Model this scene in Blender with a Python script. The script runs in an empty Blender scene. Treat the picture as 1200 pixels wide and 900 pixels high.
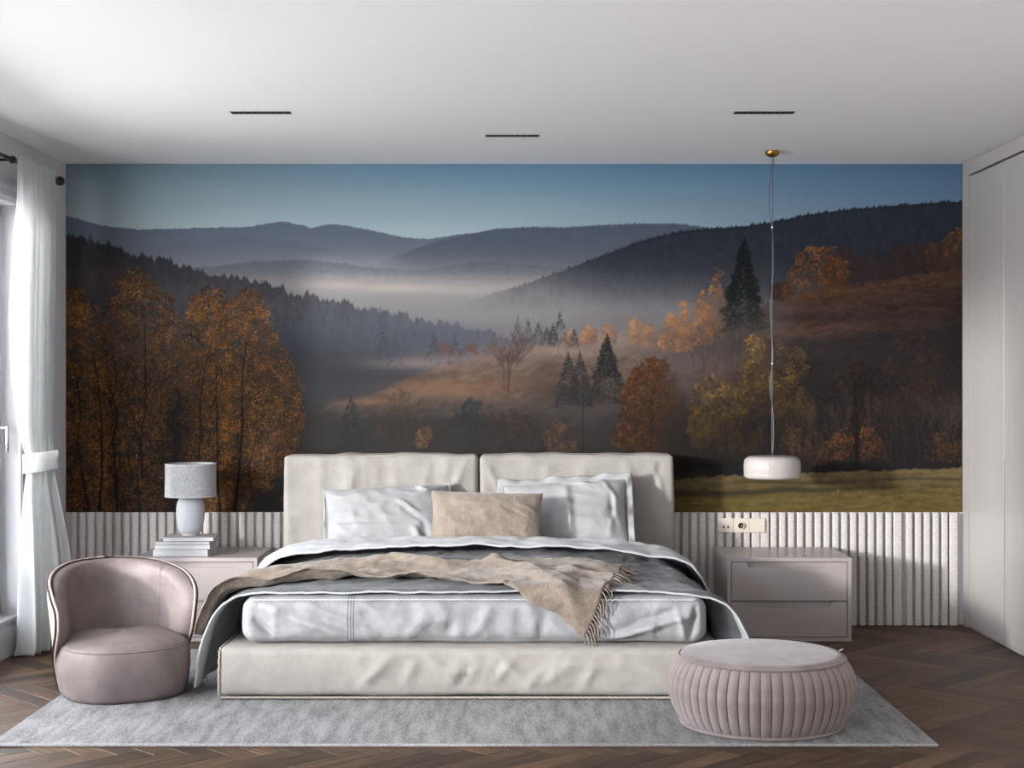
import bpy, bmesh, math, random
import numpy as np
from mathutils import Vector, Matrix

# ---------------------------------------------------------------- camera, daylight, exposure
SC = bpy.context.scene; COL = SC.collection
CAM_D, EYE, CEIL = 9.0, 1.462, 2.8
XL, XR, YB = -2.711, 2.737, -10.4            # left wall, wardrobe front, rear wall
cam = bpy.data.cameras.new('camera'); cam.sensor_width = 36.0; cam.lens = 52.08; cam.clip_end = 80
cam_ob = bpy.data.objects.new('camera', cam); COL.objects.link(cam_ob)
cam_ob.location = (0, -CAM_D, EYE); cam_ob.rotation_euler = (math.pi / 2, 0, 0); SC.camera = cam_ob
SC.view_settings.view_transform = 'Standard'; SC.view_settings.look = 'None'
SC.view_settings.exposure = 0.24; SC.view_settings.gamma = 1.0; SC.view_settings.use_curve_mapping = False
wd = bpy.data.worlds.new('sky'); SC.world = wd; wd.use_nodes = True
_bg = wd.node_tree.nodes['Background']; _bg.inputs[1].default_value = 13.0
_tc = wd.node_tree.nodes.new('ShaderNodeTexCoord'); _sp = wd.node_tree.nodes.new('ShaderNodeSeparateXYZ'); _rp = wd.node_tree.nodes.new('ShaderNodeValToRGB')   # pale overcast sky above a darker ground
wd.node_tree.links.new(_tc.outputs['Generated'], _sp.inputs[0]); wd.node_tree.links.new(_sp.outputs['Z'], _rp.inputs[0]); wd.node_tree.links.new(_rp.outputs[0], _bg.inputs[0])
_rp.color_ramp.elements[0].position = .0; _rp.color_ramp.elements[0].color = (.86, .87, .88, 1); _rp.color_ramp.elements[1].position = .04; _rp.color_ramp.elements[1].color = (.91, .955, 1.0, 1)
WIN_Y0, WIN_Y1, WIN_Z0, WIN_Z1 = -5.3, -0.86, 0.20, 2.44
def portal(name, loc, rot, sx, sy):          # daylight openings: the sky is sampled through them
    l = bpy.data.lights.new(name, 'AREA'); l.shape = 'RECTANGLE'; l.size = sx; l.size_y = sy; l.cycles.is_portal = True
    o = bpy.data.objects.new(name, l); COL.objects.link(o); o.location = loc; o.rotation_euler = rot; return o
portal('window_daylight', (XL - .16, (WIN_Y0 + WIN_Y1) / 2, (WIN_Z0 + WIN_Z1) / 2), (0, -math.pi / 2, 0), WIN_Z1 - WIN_Z0, WIN_Y1 - WIN_Y0)
portal('added_window_daylight', (XL - .16, -8.1, (WIN_Z0 + WIN_Z1) / 2), (0, -math.pi / 2, 0), WIN_Z1 - WIN_Z0, 3.8)  # extra opening out of view, added for fill light
# low sun, far outside the side window
k = bpy.data.lights.new('low_sun', 'AREA'); k.shape = 'DISK'; k.size = 1.6; k.energy = 5600; k.color = (1.0, .975, .945)
ko = bpy.data.objects.new('low_sun', k); COL.objects.link(ko); ko.location = (-17.0, -15.9, 3.65)
ko.rotation_euler = (Vector((0.6, -.3, 1.2)) - ko.location).to_track_quat('-Z', 'Y').to_euler()

# ---------------------------------------------------------------- helpers
def srgb(*c):
    c = np.array(c, float) / 255.; return tuple(np.where(c <= .04045, c / 12.92, ((c + .055) / 1.055) ** 2.4))
_R = np.random.RandomState(5).rand(64, 64, 64)
def vnoise(x, y, z=0.):
    x, y, z = np.broadcast_arrays(np.asarray(x, float), np.asarray(y, float), np.asarray(z, float))
    i, j, k_ = [np.floor(a).astype(int) for a in (x, y, z)]; f, g, h = x - i, y - j, z - k_
    f, g, h = [a * a * (3 - 2 * a) for a in (f, g, h)]; r = 0
    for a in (0, 1):
        for b in (0, 1):
            for c in (0, 1): r = r + _R[(i + a) % 64, (j + b) % 64, (k_ + c) % 64] * (f if a else 1 - f) * (g if b else 1 - g) * (h if c else 1 - h)
    return r * 2 - 1
def fbm3(x, y, z=0., o=3):
    r = 0; a = 1.
    for q in range(o): r = r + a * vnoise(x * 2 ** q + 7 * q, y * 2 ** q + 3 * q, z * 2 ** q); a *= .5
    return r
def ridge(x, y, z=0.): return (1 - np.abs(vnoise(x, y, z))) ** 3

def mat(name, col, rough=.6, col2=None, scale=8., bump=0., bscale=None, spec=.5, metal=0., sheen=0., stretch=(1, 1, 1), weave=0., coords='Object', contrast=(.35, .65), detail=5.):
    m = bpy.data.materials.new(name); m.use_nodes = True; nt = m.node_tree; b = nt.nodes['Principled BSDF']; N = nt.nodes.new; L = nt.links.new
    b.inputs['Roughness'].default_value = rough; b.inputs['Metallic'].default_value = metal; b.inputs['Specular IOR Level'].default_value = spec
    if sheen: b.inputs['Sheen Weight'].default_value = sheen; b.inputs['Sheen Roughness'].default_value = .5
    c1 = srgb(*col) + (1,); b.inputs['Base Color'].default_value = c1
    tc = N('ShaderNodeTexCoord'); mp = N('ShaderNodeMapping'); mp.inputs['Scale'].default_value = stretch; L(tc.outputs[coords], mp.inputs[0])
    if col2 is not None:
        n = N('ShaderNodeTexNoise'); n.inputs['Scale'].default_value = scale; n.inputs['Detail'].default_value = detail; n.inputs['Roughness'].default_value = .6; L(mp.outputs[0], n.inputs['Vector'])
        r = N('ShaderNodeValToRGB'); r.color_ramp.elements[0].position = contrast[0]; r.color_ramp.elements[1].position = contrast[1]
        r.color_ramp.elements[0].color = c1; r.color_ramp.elements[1].color = srgb(*col2) + (1,); L(n.outputs['Fac'], r.inputs[0]); L(r.outputs[0], b.inputs['Base Color'])
    if bump:
        n = N('ShaderNodeTexNoise'); n.inputs['Scale'].default_value = bscale or scale * 4; n.inputs['Detail'].default_value = 4.; L(mp.outputs[0], n.inputs['Vector'])
        h = n.outputs['Fac']
        if weave:
            w = N('ShaderNodeTexWave'); w.inputs['Scale'].default_value = weave; w.bands_direction = 'X'; w.inputs['Distortion'].default_value = 1.; L(tc.outputs[coords], w.inputs['Vector'])
            w2 = N('ShaderNodeTexWave'); w2.inputs['Scale'].default_value = weave; w2.bands_direction = 'Z'; w2.inputs['Distortion'].default_value = 1.; L(tc.outputs[coords], w2.inputs['Vector'])
            a = N('ShaderNodeMath'); a.operation = 'ADD'; L(w.outputs['Fac'], a.inputs[0]); L(w2.outputs['Fac'], a.inputs[1])
            a2 = N('ShaderNodeMath'); a2.operation = 'ADD'; L(a.outputs[0], a2.inputs[0]); L(h, a2.inputs[1]); h = a2.outputs[0]
        bn = N('ShaderNodeBump'); bn.inputs['Strength'].default_value = bump; bn.inputs['Distance'].default_value = .01; L(h, bn.inputs['Height']); L(bn.outputs[0], b.inputs['Normal'])
    return m

def tag(o, label=None, cat=None, group=None, kind=None):
    if label: o['label'] = label
    if cat: o['category'] = cat
    if group: o['group'] = group
    if kind: o['kind'] = kind
    return o
def link(name, me, m=None, parent=None, loc=(0, 0, 0), rot=(0, 0, 0)):
    if m is not None and not me.materials:
        for q in (m if isinstance(m, (list, tuple)) else [m]): me.materials.append(q)
    o = bpy.data.objects.new(name, me); COL.objects.link(o); o.parent = parent; o.location = loc; o.rotation_euler = rot; return o
def empty(name, loc, label, cat, group=None, rz=0.):
    o = bpy.data.objects.new(name, None); COL.objects.link(o); o.location = loc; o.rotation_euler = (0, 0, rz); o.empty_display_size = .1
    return tag(o, label, cat, group)
def mesh(name, v, f, smooth=True):
    me = bpy.data.meshes.new(name); me.from_pydata([tuple(map(float, p)) for p in v], [], [tuple(map(int, q)) for q in f]); me.update()
    if smooth: me.polygons.foreach_set('use_smooth', [True] * len(me.polygons))
    return me
def bm_mesh(name, bm, smooth=False, angle=None):
    me = bpy.data.meshes.new(name); bmesh.ops.recalc_face_normals(bm, faces=bm.faces[:]); bm.to_mesh(me); bm.free()
    if smooth:
        me.polygons.foreach_set('use_smooth', [True] * len(me.polygons))
        if angle is not None: me.set_sharp_from_angle(angle=math.radians(angle))
    return me
def bm_box(bm, x0, x1, y0, y1, z0, z1, bev=0., seg=2):
    r = bmesh.ops.create_cube(bm, size=1.0); vs = r['verts']
    for v in vs: v.co = Vector(((x0 + x1) / 2 + v.co.x * (x1 - x0), (y0 + y1) / 2 + v.co.y * (y1 - y0), (z0 + z1) / 2 + v.co.z * (z1 - z0)))
    if bev:
        es = list({e for v in vs for e in v.link_edges}); bmesh.ops.bevel(bm, geom=es, offset=bev, segments=seg, profile=.5, affect='EDGES')
def box(name, x0, x1, y0, y1, z0, z1, m, parent=None, bev=0., seg=2, loc=(0, 0, 0), rot=(0, 0, 0)):
    bm = bmesh.new(); bm_box(bm, x0, x1, y0, y1, z0, z1, bev, seg)
    return link(name, bm_mesh(name, bm, bool(bev), 40), m, parent, loc, rot)
def lathe(prof, seg=48, cap=True):
    p = np.array(prof, float); a = np.arange(seg) * 2 * math.pi / seg; v = []; f = []
    for r, z in p: v += [(r * math.cos(t), r * math.sin(t), z) for t in a]
    for i in range(len(p) - 1):
        for j in range(seg): f.append((i * seg + j, i * seg + (j + 1) % seg, (i + 1) * seg + (j + 1) % seg, (i + 1) * seg + j))
    if cap: f.append(tuple(range(seg - 1, -1, -1))); f.append(tuple((len(p) - 1) * seg + j for j in range(seg)))
    return v, f
def lathe_obj(name, prof, m, parent, loc=(0, 0, 0), seg=48, cap=True, angle=45):
    v, f = lathe(prof, seg, cap); me = mesh(name, v, f); me.set_sharp_from_angle(angle=math.radians(angle)); return link(name, me, m, parent, loc)
def grid(P, close_u=False):
    """P (nu,nv,3) -> verts, quads"""
    nu, nv = P.shape[:2]; i = np.arange(nu * nv).reshape(nu, nv)
    if close_u: i = np.vstack([i, i[:1]])
    f = np.stack([i[:-1, :-1], i[1:, :-1], i[1:, 1:], i[:-1, 1:]], -1).reshape(-1, 4); return P.reshape(-1, 3), f
def tube(pts, r, n=8, closed=False, cap=True):
    p = np.array(pts, float); m_ = len(p); r = np.broadcast_to(r, m_)
    t = np.roll(p, -1, 0) - np.roll(p, 1, 0) if closed else np.gradient(p, axis=0); t /= np.linalg.norm(t, axis=1)[:, None] + 1e-12
    u = np.cross(t[0], (0, 0, 1)); u = np.cross(t[0], (1, 0, 0)) if np.linalg.norm(u) < .1 else u; u /= np.linalg.norm(u); V = []
    for q in range(m_):
        u = u - t[q] * np.dot(u, t[q]); u /= np.linalg.norm(u); w = np.cross(t[q], u)
        V.append([p[q] + r[q] * (math.cos(a) * u + math.sin(a) * w) for a in np.arange(n) * 2 * math.pi / n])
    V = np.array(V); i = np.arange(m_ * n).reshape(m_, n); i = np.hstack([i, i[:, :1]])
    if closed: i = np.vstack([i, i[:1]])
    f = np.stack([i[:-1, :-1], i[:-1, 1:], i[1:, 1:], i[1:, :-1]], -1).reshape(-1, 4).tolist()
    if cap and not closed: f.append(list(range(n - 1, -1, -1))); f.append([(m_ - 1) * n + j for j in range(n)])
    return V.reshape(-1, 3), f
def tube_obj(name, pts, r, m, parent, n=8, closed=False, loc=(0, 0, 0)):
    v, f = tube(pts, r, n, closed); return link(name, mesh(name, v, f), m, parent, loc)
def smooth_path(pts, n):
    p = np.array(pts, float); d = np.r_[0, np.cumsum(np.linalg.norm(np.diff(p, axis=0), axis=1))]; t = np.linspace(0, d[-1], n)
    m_ = np.gradient(p, d, axis=0); i = np.clip(np.searchsorted(d, t) - 1, 0, len(p) - 2); h = (d[i + 1] - d[i])[:, None]; s = ((t - d[i]) / (d[i + 1] - d[i]))[:, None]
    return (2 * s ** 3 - 3 * s ** 2 + 1) * p[i] + (s ** 3 - 2 * s ** 2 + s) * h * m_[i] + (-2 * s ** 3 + 3 * s ** 2) * p[i + 1] + (s ** 3 - s ** 2) * h * m_[i + 1]
def soft_box(lo, hi, n, rad, puff=(0, 0, 0), disp=None):
    """box grid with rounded edges, faces puffed out by puff, then displaced along its normals by disp(points, normals)"""
    lo = np.array(lo, float); hi = np.array(hi, float); c = (lo + hi) / 2; h = (hi - lo) / 2; key = {}; V = []; F = []
    ax = [np.sin(np.linspace(-1, 1, n[q] + 1) * math.pi / 2 * .86) / math.sin(math.pi / 2 * .86) * h[q] for q in range(3)]
    def vid(p):
        t = tuple(np.round(p, 5))
        if t not in key: key[t] = len(V); V.append(p)
        return key[t]
    for a in range(3):
        b, d = (a + 1) % 3, (a + 2) % 3
        for s in (-1, 1):
            g = np.empty((n[b] + 1, n[d] + 1), int)
            for i in range(n[b] + 1):
                for j in range(n[d] + 1):
                    p = np.zeros(3); p[a] = s * h[a]; p[b] = ax[b][i]; p[d] = ax[d][j]; g[i, j] = vid(p)
            for i in range(n[b]):
                for j in range(n[d]):
                    q = (g[i, j], g[i + 1, j], g[i + 1, j + 1], g[i, j + 1]); F.append(q if s > 0 else q[::-1])
    V = np.array(V); q = np.clip(V, -(h - rad), h - rad); nn = V - q; nn /= np.linalg.norm(nn, axis=1)[:, None] + 1e-12; P = q + nn * rad
    u = 1 - (V / h) ** 2; pf = np.stack([np.sqrt(np.clip(u[:, 1] * u[:, 2], 0, 1)) * puff[0], np.sqrt(np.clip(u[:, 0] * u[:, 2], 0, 1)) * puff[1], np.sqrt(np.clip(u[:, 0] * u[:, 1], 0, 1)) * puff[2]], 1)
    P = P + nn * np.abs(nn) * pf + c
    if disp is not None: P = P + nn * disp(P, nn)[:, None]
    return P, F
def creases(x, y, segs):
    """sum of soft crease lines: (x0,y0,x1,y1,width,height)"""
    r = 0
    for x0, y0, x1, y1, w, a in segs:
        dx, dy = x1 - x0, y1 - y0; L2 = dx * dx + dy * dy; t = ((x - x0) * dx + (y - y0) * dy) / L2; tc_ = np.clip(t, 0, 1)
        d = np.hypot(x - x0 - tc_ * dx, y - y0 - tc_ * dy); r = r + a * np.exp(-(d / w) ** 2) * (.35 + .65 * np.sin(math.pi * np.clip(tc_, .02, .98)))
    return r
# ---------------------------------------------------------------- the printed landscape of the wall mural
def paint_mural():
    """The wallpaper print, painted dab by dab. Returns (408,1050,3) sRGB values; print coordinates start at (77,192)."""
    W, H, X0, Y0 = 1050, 408, 77.0, 192.0
    rs = np.random.RandomState(7)
    C = np.zeros((H, W, 3)); xs = np.arange(W) + X0; ys = np.arange(H) + Y0
    XX, YY = np.meshgrid(xs, ys)
    def rgb(*c): return np.array(c, float) / 255.0
    def n1(x, s, seed):
        r = np.random.RandomState(seed).rand(4096); t = np.asarray(x, float) / s + 50; i = np.floor(t).astype(int); f = t - i
        f = f * f * (3 - 2 * f); return r[i % 4096] * (1 - f) + r[(i + 1) % 4096] * f
    def n2(x, y, sx, sy, seed):
        r = np.random.RandomState(seed).rand(256, 256); a = np.asarray(x) / sx + 9; b = np.asarray(y) / sy + 9
        i = np.floor(a).astype(int); j = np.floor(b).astype(int); f = a - i; g = b - j
        f = f * f * (3 - 2 * f); g = g * g * (3 - 2 * g); i0 = i % 256; j0 = j % 256; i1 = (i + 1) % 256; j1 = (j + 1) % 256
        return (r[j0, i0] * (1 - f) + r[j0, i1] * f) * (1 - g) + (r[j1, i0] * (1 - f) + r[j1, i1] * f) * g
    def fbm(x, y, sx, sy, seed):
        return n2(x, y, sx, sy, seed) * .5 + n2(x, y, sx / 2.1, sy / 2.1, seed + 1) * .3 + n2(x, y, sx / 4.3, sy / 4.3, seed + 2) * .2
    def over(col, a):
        nonlocal C
        a = np.clip(a, 0, 1)[..., None]; C = C * (1 - a) + col * a
    def line(pts):
        p = np.array(pts, float); return np.interp(xs, p[:, 0], p[:, 1])
    def grad(pts):                                   # vertical colour ramp [(y, colour)...] on a field
        def g(yv):
            q = [p[0] for p in pts]; return np.stack([np.interp(yv, q, [p[1][k] / 255. for p in pts]) for k in range(3)], -1)
        return g
    def treeline(base, hmin, hmax, step, seed, sharp=1.6):
        r = np.random.RandomState(seed); top = np.zeros(W); x = X0 - 5
        while x < X0 + W + 5:
            h = hmin + (hmax - hmin) * r.rand() ** 2; w = max(1.2, h / sharp * (.6 + .5 * r.rand()))
            top = np.maximum(top, h * np.clip(1 - np.abs(xs - x) / w, 0, 1)); x += step * (.4 + 1.2 * r.rand())
        return base - top
    def below(top, soft=1.0): return np.clip((YY - top[None, :]) / soft + .5, 0, 1)
    def bump(cx, cy, rx, ry, p=1.0): return np.exp(-(((XX - cx) / rx) ** 2 + ((YY - cy) / ry) ** 2) * p)
    K = {}
    def kern(r):
        k = int(np.ceil(r)); g = np.arange(-k, k + 1); d2 = (g[:, None] ** 2 + g[None, :] ** 2) / (r * r)
        return k, np.clip(1.25 - d2, 0, 1)
    for q in range(1, 13): K[q] = kern(q * .5)
    def dabs(px, py, rad, cols, al):
        n = len(px); rad = np.broadcast_to(rad, n); al = np.broadcast_to(al, n); cols = np.broadcast_to(cols, (n, 3))
        ix = np.round(px - X0).astype(int); iy = np.round(py - Y0).astype(int); q = np.clip(np.round(rad * 2), 1, 12).astype(int)
        for m in range(n):
            k, ke = K[q[m]]; x, y = ix[m], iy[m]
            a0, a1, b0, b1 = max(y - k, 0), min(y + k + 1, H), max(x - k, 0), min(x + k + 1, W)
            if a0 >= a1 or b0 >= b1: continue
            kk = ke[a0 - y + k:a1 - y + k, b0 - x + k:b1 - x + k, None] * al[m]
            C[a0:a1, b0:b1] = C[a0:a1, b0:b1] * (1 - kk) + cols[m] * kk
    def inpoly(px, py, poly):
        ins = np.zeros(len(px), bool); p = np.array(poly, float); j = len(p) - 1
        for i in range(len(p)):
            c = ((p[i, 1] > py) != (p[j, 1] > py)) & (px < (p[j, 0] - p[i, 0]) * (py - p[i, 1]) / (p[j, 1] - p[i, 1] + 1e-9) + p[i, 0])
            ins ^= c; j = i
        return ins
    def leaves(poly, n, dark, mid, bright, rad=(.8, 1.6), al=(.35, .9), clump=9, thr=.4, rag=3.0, seed=1, lit=None, k=.5):
        r = np.random.RandomState(seed); p = np.array(poly, float); x0, y0 = p.min(0); x1, y1 = p.max(0)
        px = x0 + (x1 - x0) * r.rand(n * 3); py = y0 + (y1 - y0) * r.rand(n * 3)
        wx = px + (fbm(px, py, 11, 11, seed + 40) - .5) * 8 * rag; wy = py + (fbm(px, py, 11, 11, seed + 50) - .5) * 8 * rag
        c = fbm(px, py, clump, clump, seed + 60)
        ok = inpoly(wx, wy, poly) & (c + .25 * r.rand(len(px)) > thr); px, py, c = px[ok][:n], py[ok][:n], c[ok][:n]
        f = (py - y0) / (y1 - y0); L = (c - thr) / .5 * .6 + r.rand(len(px)) * .55 - .1
        L = L * (1 - k * f) if lit is None else L * lit(px, py)
        L = np.clip(L, 0, 1)[:, None]
        cols = np.where(L < .5, rgb(*dark) * (1 - 2 * L) + rgb(*mid) * 2 * L, rgb(*mid) * (2 - 2 * L) + rgb(*bright) * (2 * L - 1))
        o = np.argsort(L[:, 0] + r.rand(len(px)) * .7)
        dabs(px[o], py[o], (rad[0] + (rad[1] - rad[0]) * r.rand(len(px)) ** 2)[o], cols[o], (al[0] + (al[1] - al[0]) * r.rand(len(px)))[o])
    def stroke(x0, y0, x1, y1, w0, w1, col, al, wob=0., seed=0):
        n = int(max(2, np.hypot(x1 - x0, y1 - y0) * 1.3)); t = np.linspace(0, 1, n)
        px = x0 + (x1 - x0) * t + wob * (n1(t * 100, 25, seed) - .5) * 2; py = y0 + (y1 - y0) * t
        dabs(px, py, w0 + (w1 - w0) * t, rgb(*col), al)
    def bare(x, y, length, ang, w, depth, col, al, r, spread=.5, shrink=.72):
        x1 = x + length * math.sin(ang); y1 = y - length * math.cos(ang); stroke(x, y, x1, y1, w, w * .65, col, al)
        if depth == 0: return
        for q in range(3 if depth > 2 else 2):
            bare(x + (x1 - x) * (.6 + .4 * r.rand()), y + (y1 - y) * (.6 + .4 * r.rand()), length * shrink * (.7 + .45 * r.rand()),
                 ang + (r.rand() * 2 - 1) * spread + (q - .8) * spread * .45, w * .62, depth - 1, col, al * .9, r, spread, shrink)
    def conifer(x, yt, yb, hw, col, al=.9, seed=0, edge=None, fade=0.):
        r = np.random.RandomState(seed); yy = np.arange(yt, yb, .5); t = (yy - yt) / (yb - yt)
        for sgn in (-1, 1):
            saw = ((t * (7 + 5 * r.rand()) + r.rand()) % 1.0)
            w = hw * (t ** .8) * (.55 + .45 * saw) * (.8 + .35 * n1(yy, 4, seed + sgn + 5)) + .6
            for y_, w_, t_ in zip(yy, w, t):
                m = max(1, int(w_ / 1.1)); q = np.linspace(0, 1, m + 1); cc = rgb(*col) * (.82 + .36 * r.rand())
                if edge is not None and sgn == edge[0]: cc = cc + (rgb(*edge[1]) - cc) * .5 * r.rand()
                dabs(x + sgn * w_ * q, y_ + q * 1.3, .8, cc, al * (1 - fade * t_) * (.5 + .5 * r.rand(m + 1)))
    def fir(x, yt, yb, hw, col, n=700, seed=0, fade=.4, rad=(.7, 1.8), lean=0., tip=None):
        r = np.random.RandomState(seed); t = r.rand(n) ** .62; lv = n1(t * 100, 5.5, seed + 1) * .55 + n1(t * 100, 2.2, seed + 2) * .3; sg = np.sign(r.rand(n) - .5); lv2 = n1(t * 100, 5, seed + 3) * .5 + n1(t * 100, 2.4, seed + 4) * .3
        w = hw * t ** .85 * (.45 + np.where(sg > 0, lv, lv2)) + .8; q = r.rand(n) ** .8
        px = x + sg * w * q + lean * (1 - t); py = yt + (yb - yt) * t + q * w * .16 + r.randn(n) * .6
        cc = rgb(*col)[None, :] * (.75 + .5 * r.rand(n, 1))
        if tip is not None: cc = cc + (rgb(*tip) - cc) * (np.clip(q - .55, 0, 1) * 1.4 * (sg == tip_side))[:, None]
        al = (.55 + .4 * r.rand(n)) * (1 - fade * t ** 1.5); dabs(px, py, (rad[0] + (rad[1] - rad[0]) * t * r.rand(n)), cc, al)
        stroke(x + lean, yt - 2, x, yt + (yb - yt) * .3, .5, .8, col, .8)
    tip_side = 1
    # ---- sky, print lightened to offset the missing sun high on the wall
    u = (XX - X0) / W; v = np.clip((YY - 192) / 85, 0, 1) ** .85
    def mix3(a, b, c):
        w = u[..., None]; return np.where(w < .5, rgb(*a) * (1 - 2 * w) + rgb(*b) * 2 * w, rgb(*b) * (2 - 2 * w) + rgb(*c) * (2 * w - 1))
    C = mix3((128, 152, 164), (100, 138, 166), (86, 120, 152)) * (1 - v[..., None]) + mix3((180, 196, 200), (172, 192, 198), (118, 146, 168)) * v[..., None]
    C += (fbm(XX, YY, 130, 14, 3)[..., None] - .5) * .02
    # ---- far blue mountains
    top = line([(77, 252), (100, 258), (118, 263), (130, 265), (165, 268), (200, 267), (240, 266), (290, 265), (318, 260), (333, 258.5), (350, 262), (363, 266), (385, 262), (405, 263), (440, 270), (470, 277), (500, 279), (520, 276), (545, 272.5), (570, 276), (1127, 290)]) + n1(xs, 3, 4) * 1.2
    over(grad([(255, (98, 108, 124)), (285, (108, 117, 131)), (305, (122, 126, 136)), (330, (140, 138, 141))])(YY), below(top))
    top = line([(77, 330), (150, 292), (210, 283), (280, 276), (340, 281), (380, 290), (430, 303), (470, 318), (1127, 330)]) + n1(xs, 4, 14) * 1.5
    over(rgb(94, 102, 117), below(top, 8) * .42 * np.clip((315 - YY) / 30, 0, 1))
    # ---- middle blue mountain
    top = line([(77, 400), (420, 318), (450, 305), (480, 294), (510, 283), (545, 275), (580, 268), (620, 266), (660, 266.5), (700, 264), (750, 262), (790, 262), (815, 265), (835, 268), (1127, 300)])
    over(grad([(262, (84, 94, 110)), (285, (90, 99, 114)), (305, (102, 107, 118)), (330, (124, 124, 129))])(YY) + (fbm(XX, YY, 9, 5, 8)[..., None] - .5) * .03, below(treeline(top, .4, 2.2, 2.2, 3), 1.2) * np.clip((XX - 425) / 60, 0, 1))
    # ---- low wooded hills in the fog
    top = line([(77, 320), (250, 312), (300, 306), (360, 305), (400, 309), (440, 314), (500, 317), (530, 310), (560, 306), (600, 310), (660, 312), (720, 320), (1127, 330)])
    over(grad([(304, (92, 97, 108)), (318, (104, 106, 113)), (332, (138, 134, 136)), (345, (152, 146, 145))])(YY) + (fbm(XX, YY, 7, 4, 18)[..., None] - .5) * .06, below(treeline(top, .5, 3, 3, 13), 2.5) * .85)
    # ---- valley fog
    fog = grad([(322, (124, 123, 126)), (336, (138, 134, 134)), (352, (120, 118, 120)), (380, (104, 103, 106)), (410, (90, 89, 92))])(YY)
    over(fog, np.clip((YY - 320) / 14, 0, 1) * np.clip(1.15 - .2 * fbm(XX, YY, 60, 12, 22), 0, 1))
    over(rgb(166, 157, 151), bump(465, 337, 42, 4) * .5 + bump(545, 341, 34, 3) * .3 + bump(390, 333, 30, 4) * .4)
    over(rgb(118, 116, 119), bump(560, 326, 60, 4) * .4 + bump(500, 352, 70, 5) * .3)
    # ---- dark mountain on the right
    top = line([(77, 500), (540, 356), (580, 343), (620, 331), (660, 317), (700, 301), (740, 286), (775, 276), (800, 271), (830, 268), (870, 265.5), (900, 261), (950, 251), (1000, 245), (1050, 241), (1090, 238), (1127, 236.5)])
    d = grad([(236, (44, 50, 60)), (280, (47, 52, 62)), (310, (58, 61, 70)), (335, (80, 82, 89)), (360, (104, 103, 107)), (400, (98, 96, 99))])(YY + 28 * np.clip((700 - XX) / 120, -.2, .6) - 22 * np.clip((XX - 800) / 150, 0, 2.2))
    over(d + (fbm(XX, YY, 5, 9, 31)[..., None] - .5) * .055, below(treeline(top, .8, 4.2, 2.6, 21), 1.3) * np.clip((XX - 530) / 70, 0, 1))
    tr = treeline(top, 1, 5, 7, 23); over(rgb(40, 45, 54), below(tr, 1.5) * (YY < top[None, :] + 3) * np.clip((XX - 700) / 100, 0, .9))
    over(rgb(118, 115, 117), bump(650, 366, 130, 14) * .5 + bump(560, 372, 90, 16) * .45)
    # ---- left conifer forest in haze
    top = line([(77, 276), (110, 285), (150, 299), (190, 310), (230, 320), (280, 331), (310, 338), (350, 349), (400, 357), (440, 367), (480, 376), (530, 384), (575, 393), (620, 402), (1127, 470)])
    shade = grad([(270, (50, 52, 58)), (330, (62, 61, 66)), (380, (64, 67, 74)), (420, (54, 56, 62)), (470, (44, 45, 49)), (540, (38, 38, 40))])(YY)
    haze = np.clip((XX - 200) / 330, 0, 1)[..., None]; shade = shade * (1 - haze * .28) + rgb(84, 87, 95) * haze * .28
    shade = shade + (fbm(XX + 4 * fbm(XX, YY, 9, 9, 47), YY, 5, 17, 46)[..., None] - .5) * .075 * np.clip((470 - YY) / 120, 0, 1)[..., None]
    over(shade, below(np.minimum(treeline(top, 1, 9, 3.1, 41, 1.5), treeline(top, 1, 5, 1.9, 42, 1.2)) - n1(xs, 11, 44) * 7 - n1(xs, 3.1, 43) * 4 + 4, 2.4) * (1 - .35 * np.clip((XX - 400) / 160, 0, 1)))
    for q in range(46):                              # single firs and pale birches standing in the haze
        x = 84 + 480 * rs.rand(); b = np.interp(x, xs, top); yt = b + rs.rand() * 45 - 10; hh = 24 + 22 * rs.rand(); hz = np.clip((x - 200) / 330, 0, 1)
        c = np.array((52, 54, 60)) * (1 - hz) + np.array((70, 75, 86)) * hz
        if rs.rand() < .3: c = c * .8 + np.array((100, 74, 66)) * .25
        fir(x, yt, yt + hh, 6 + 5 * rs.rand(), c, 130, 100 + q, .9, (.8, 1.8))
    over(rgb(92, 74, 74), bump(125, 325, 45, 18) * .45); over(rgb(96, 90, 94), bump(210, 345, 50, 16) * .35 + bump(300, 358, 45, 12) * .35)
    over(rgb(68, 73, 85), bump(520, 395, 60, 16) * .5 + bump(400, 395, 70, 22) * .25)
    over(rgb(46, 47, 52), bump(410, 445, 80, 34) * .75 + bump(360, 420, 60, 30) * .4)
    # ---- brown misty field in the middle
    top = line([(77, 640), (340, 500), (380, 474), (430, 463), (460, 450), (490, 436), (520, 428), (560, 417), (600, 408), (650, 398), (700, 390), (750, 384), (800, 382), (1127, 382)])
    f = grad([(380, (104, 97, 95)), (405, (101, 88, 82)), (430, (94, 78, 69)), (455, (90, 73, 62)), (475, (70, 61, 55)), (500, (48, 45, 44)), (545, (41, 39, 39))])(YY)
    f = f + (fbm(XX + YY * 1.2, YY, 9, 4, 51)[..., None] - .5) * np.array([.13, .105, .08]) + (fbm(XX, YY, 40, 16, 54)[..., None] - .5) * .10
    over(f, below(top + (n1(xs, 14, 52) - .5) * 4, 6))
    over(rgb(52, 48, 50), bump(470, 449, 60, 6) * .0 + bump(480, 440, 40, 5) * .5 + bump(545, 425, 30, 4) * .25)
    over(rgb(136, 118, 110), bump(490, 425, 60, 7) * .5 + bump(640, 412, 90, 7) * .42 + bump(720, 398, 70, 8) * .45)
    over(rgb(118, 84, 60), bump(520, 455, 70, 9) * .45 + bump(430, 470, 40, 4) * .5 + bump(610, 448, 40, 6) * .2)
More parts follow.
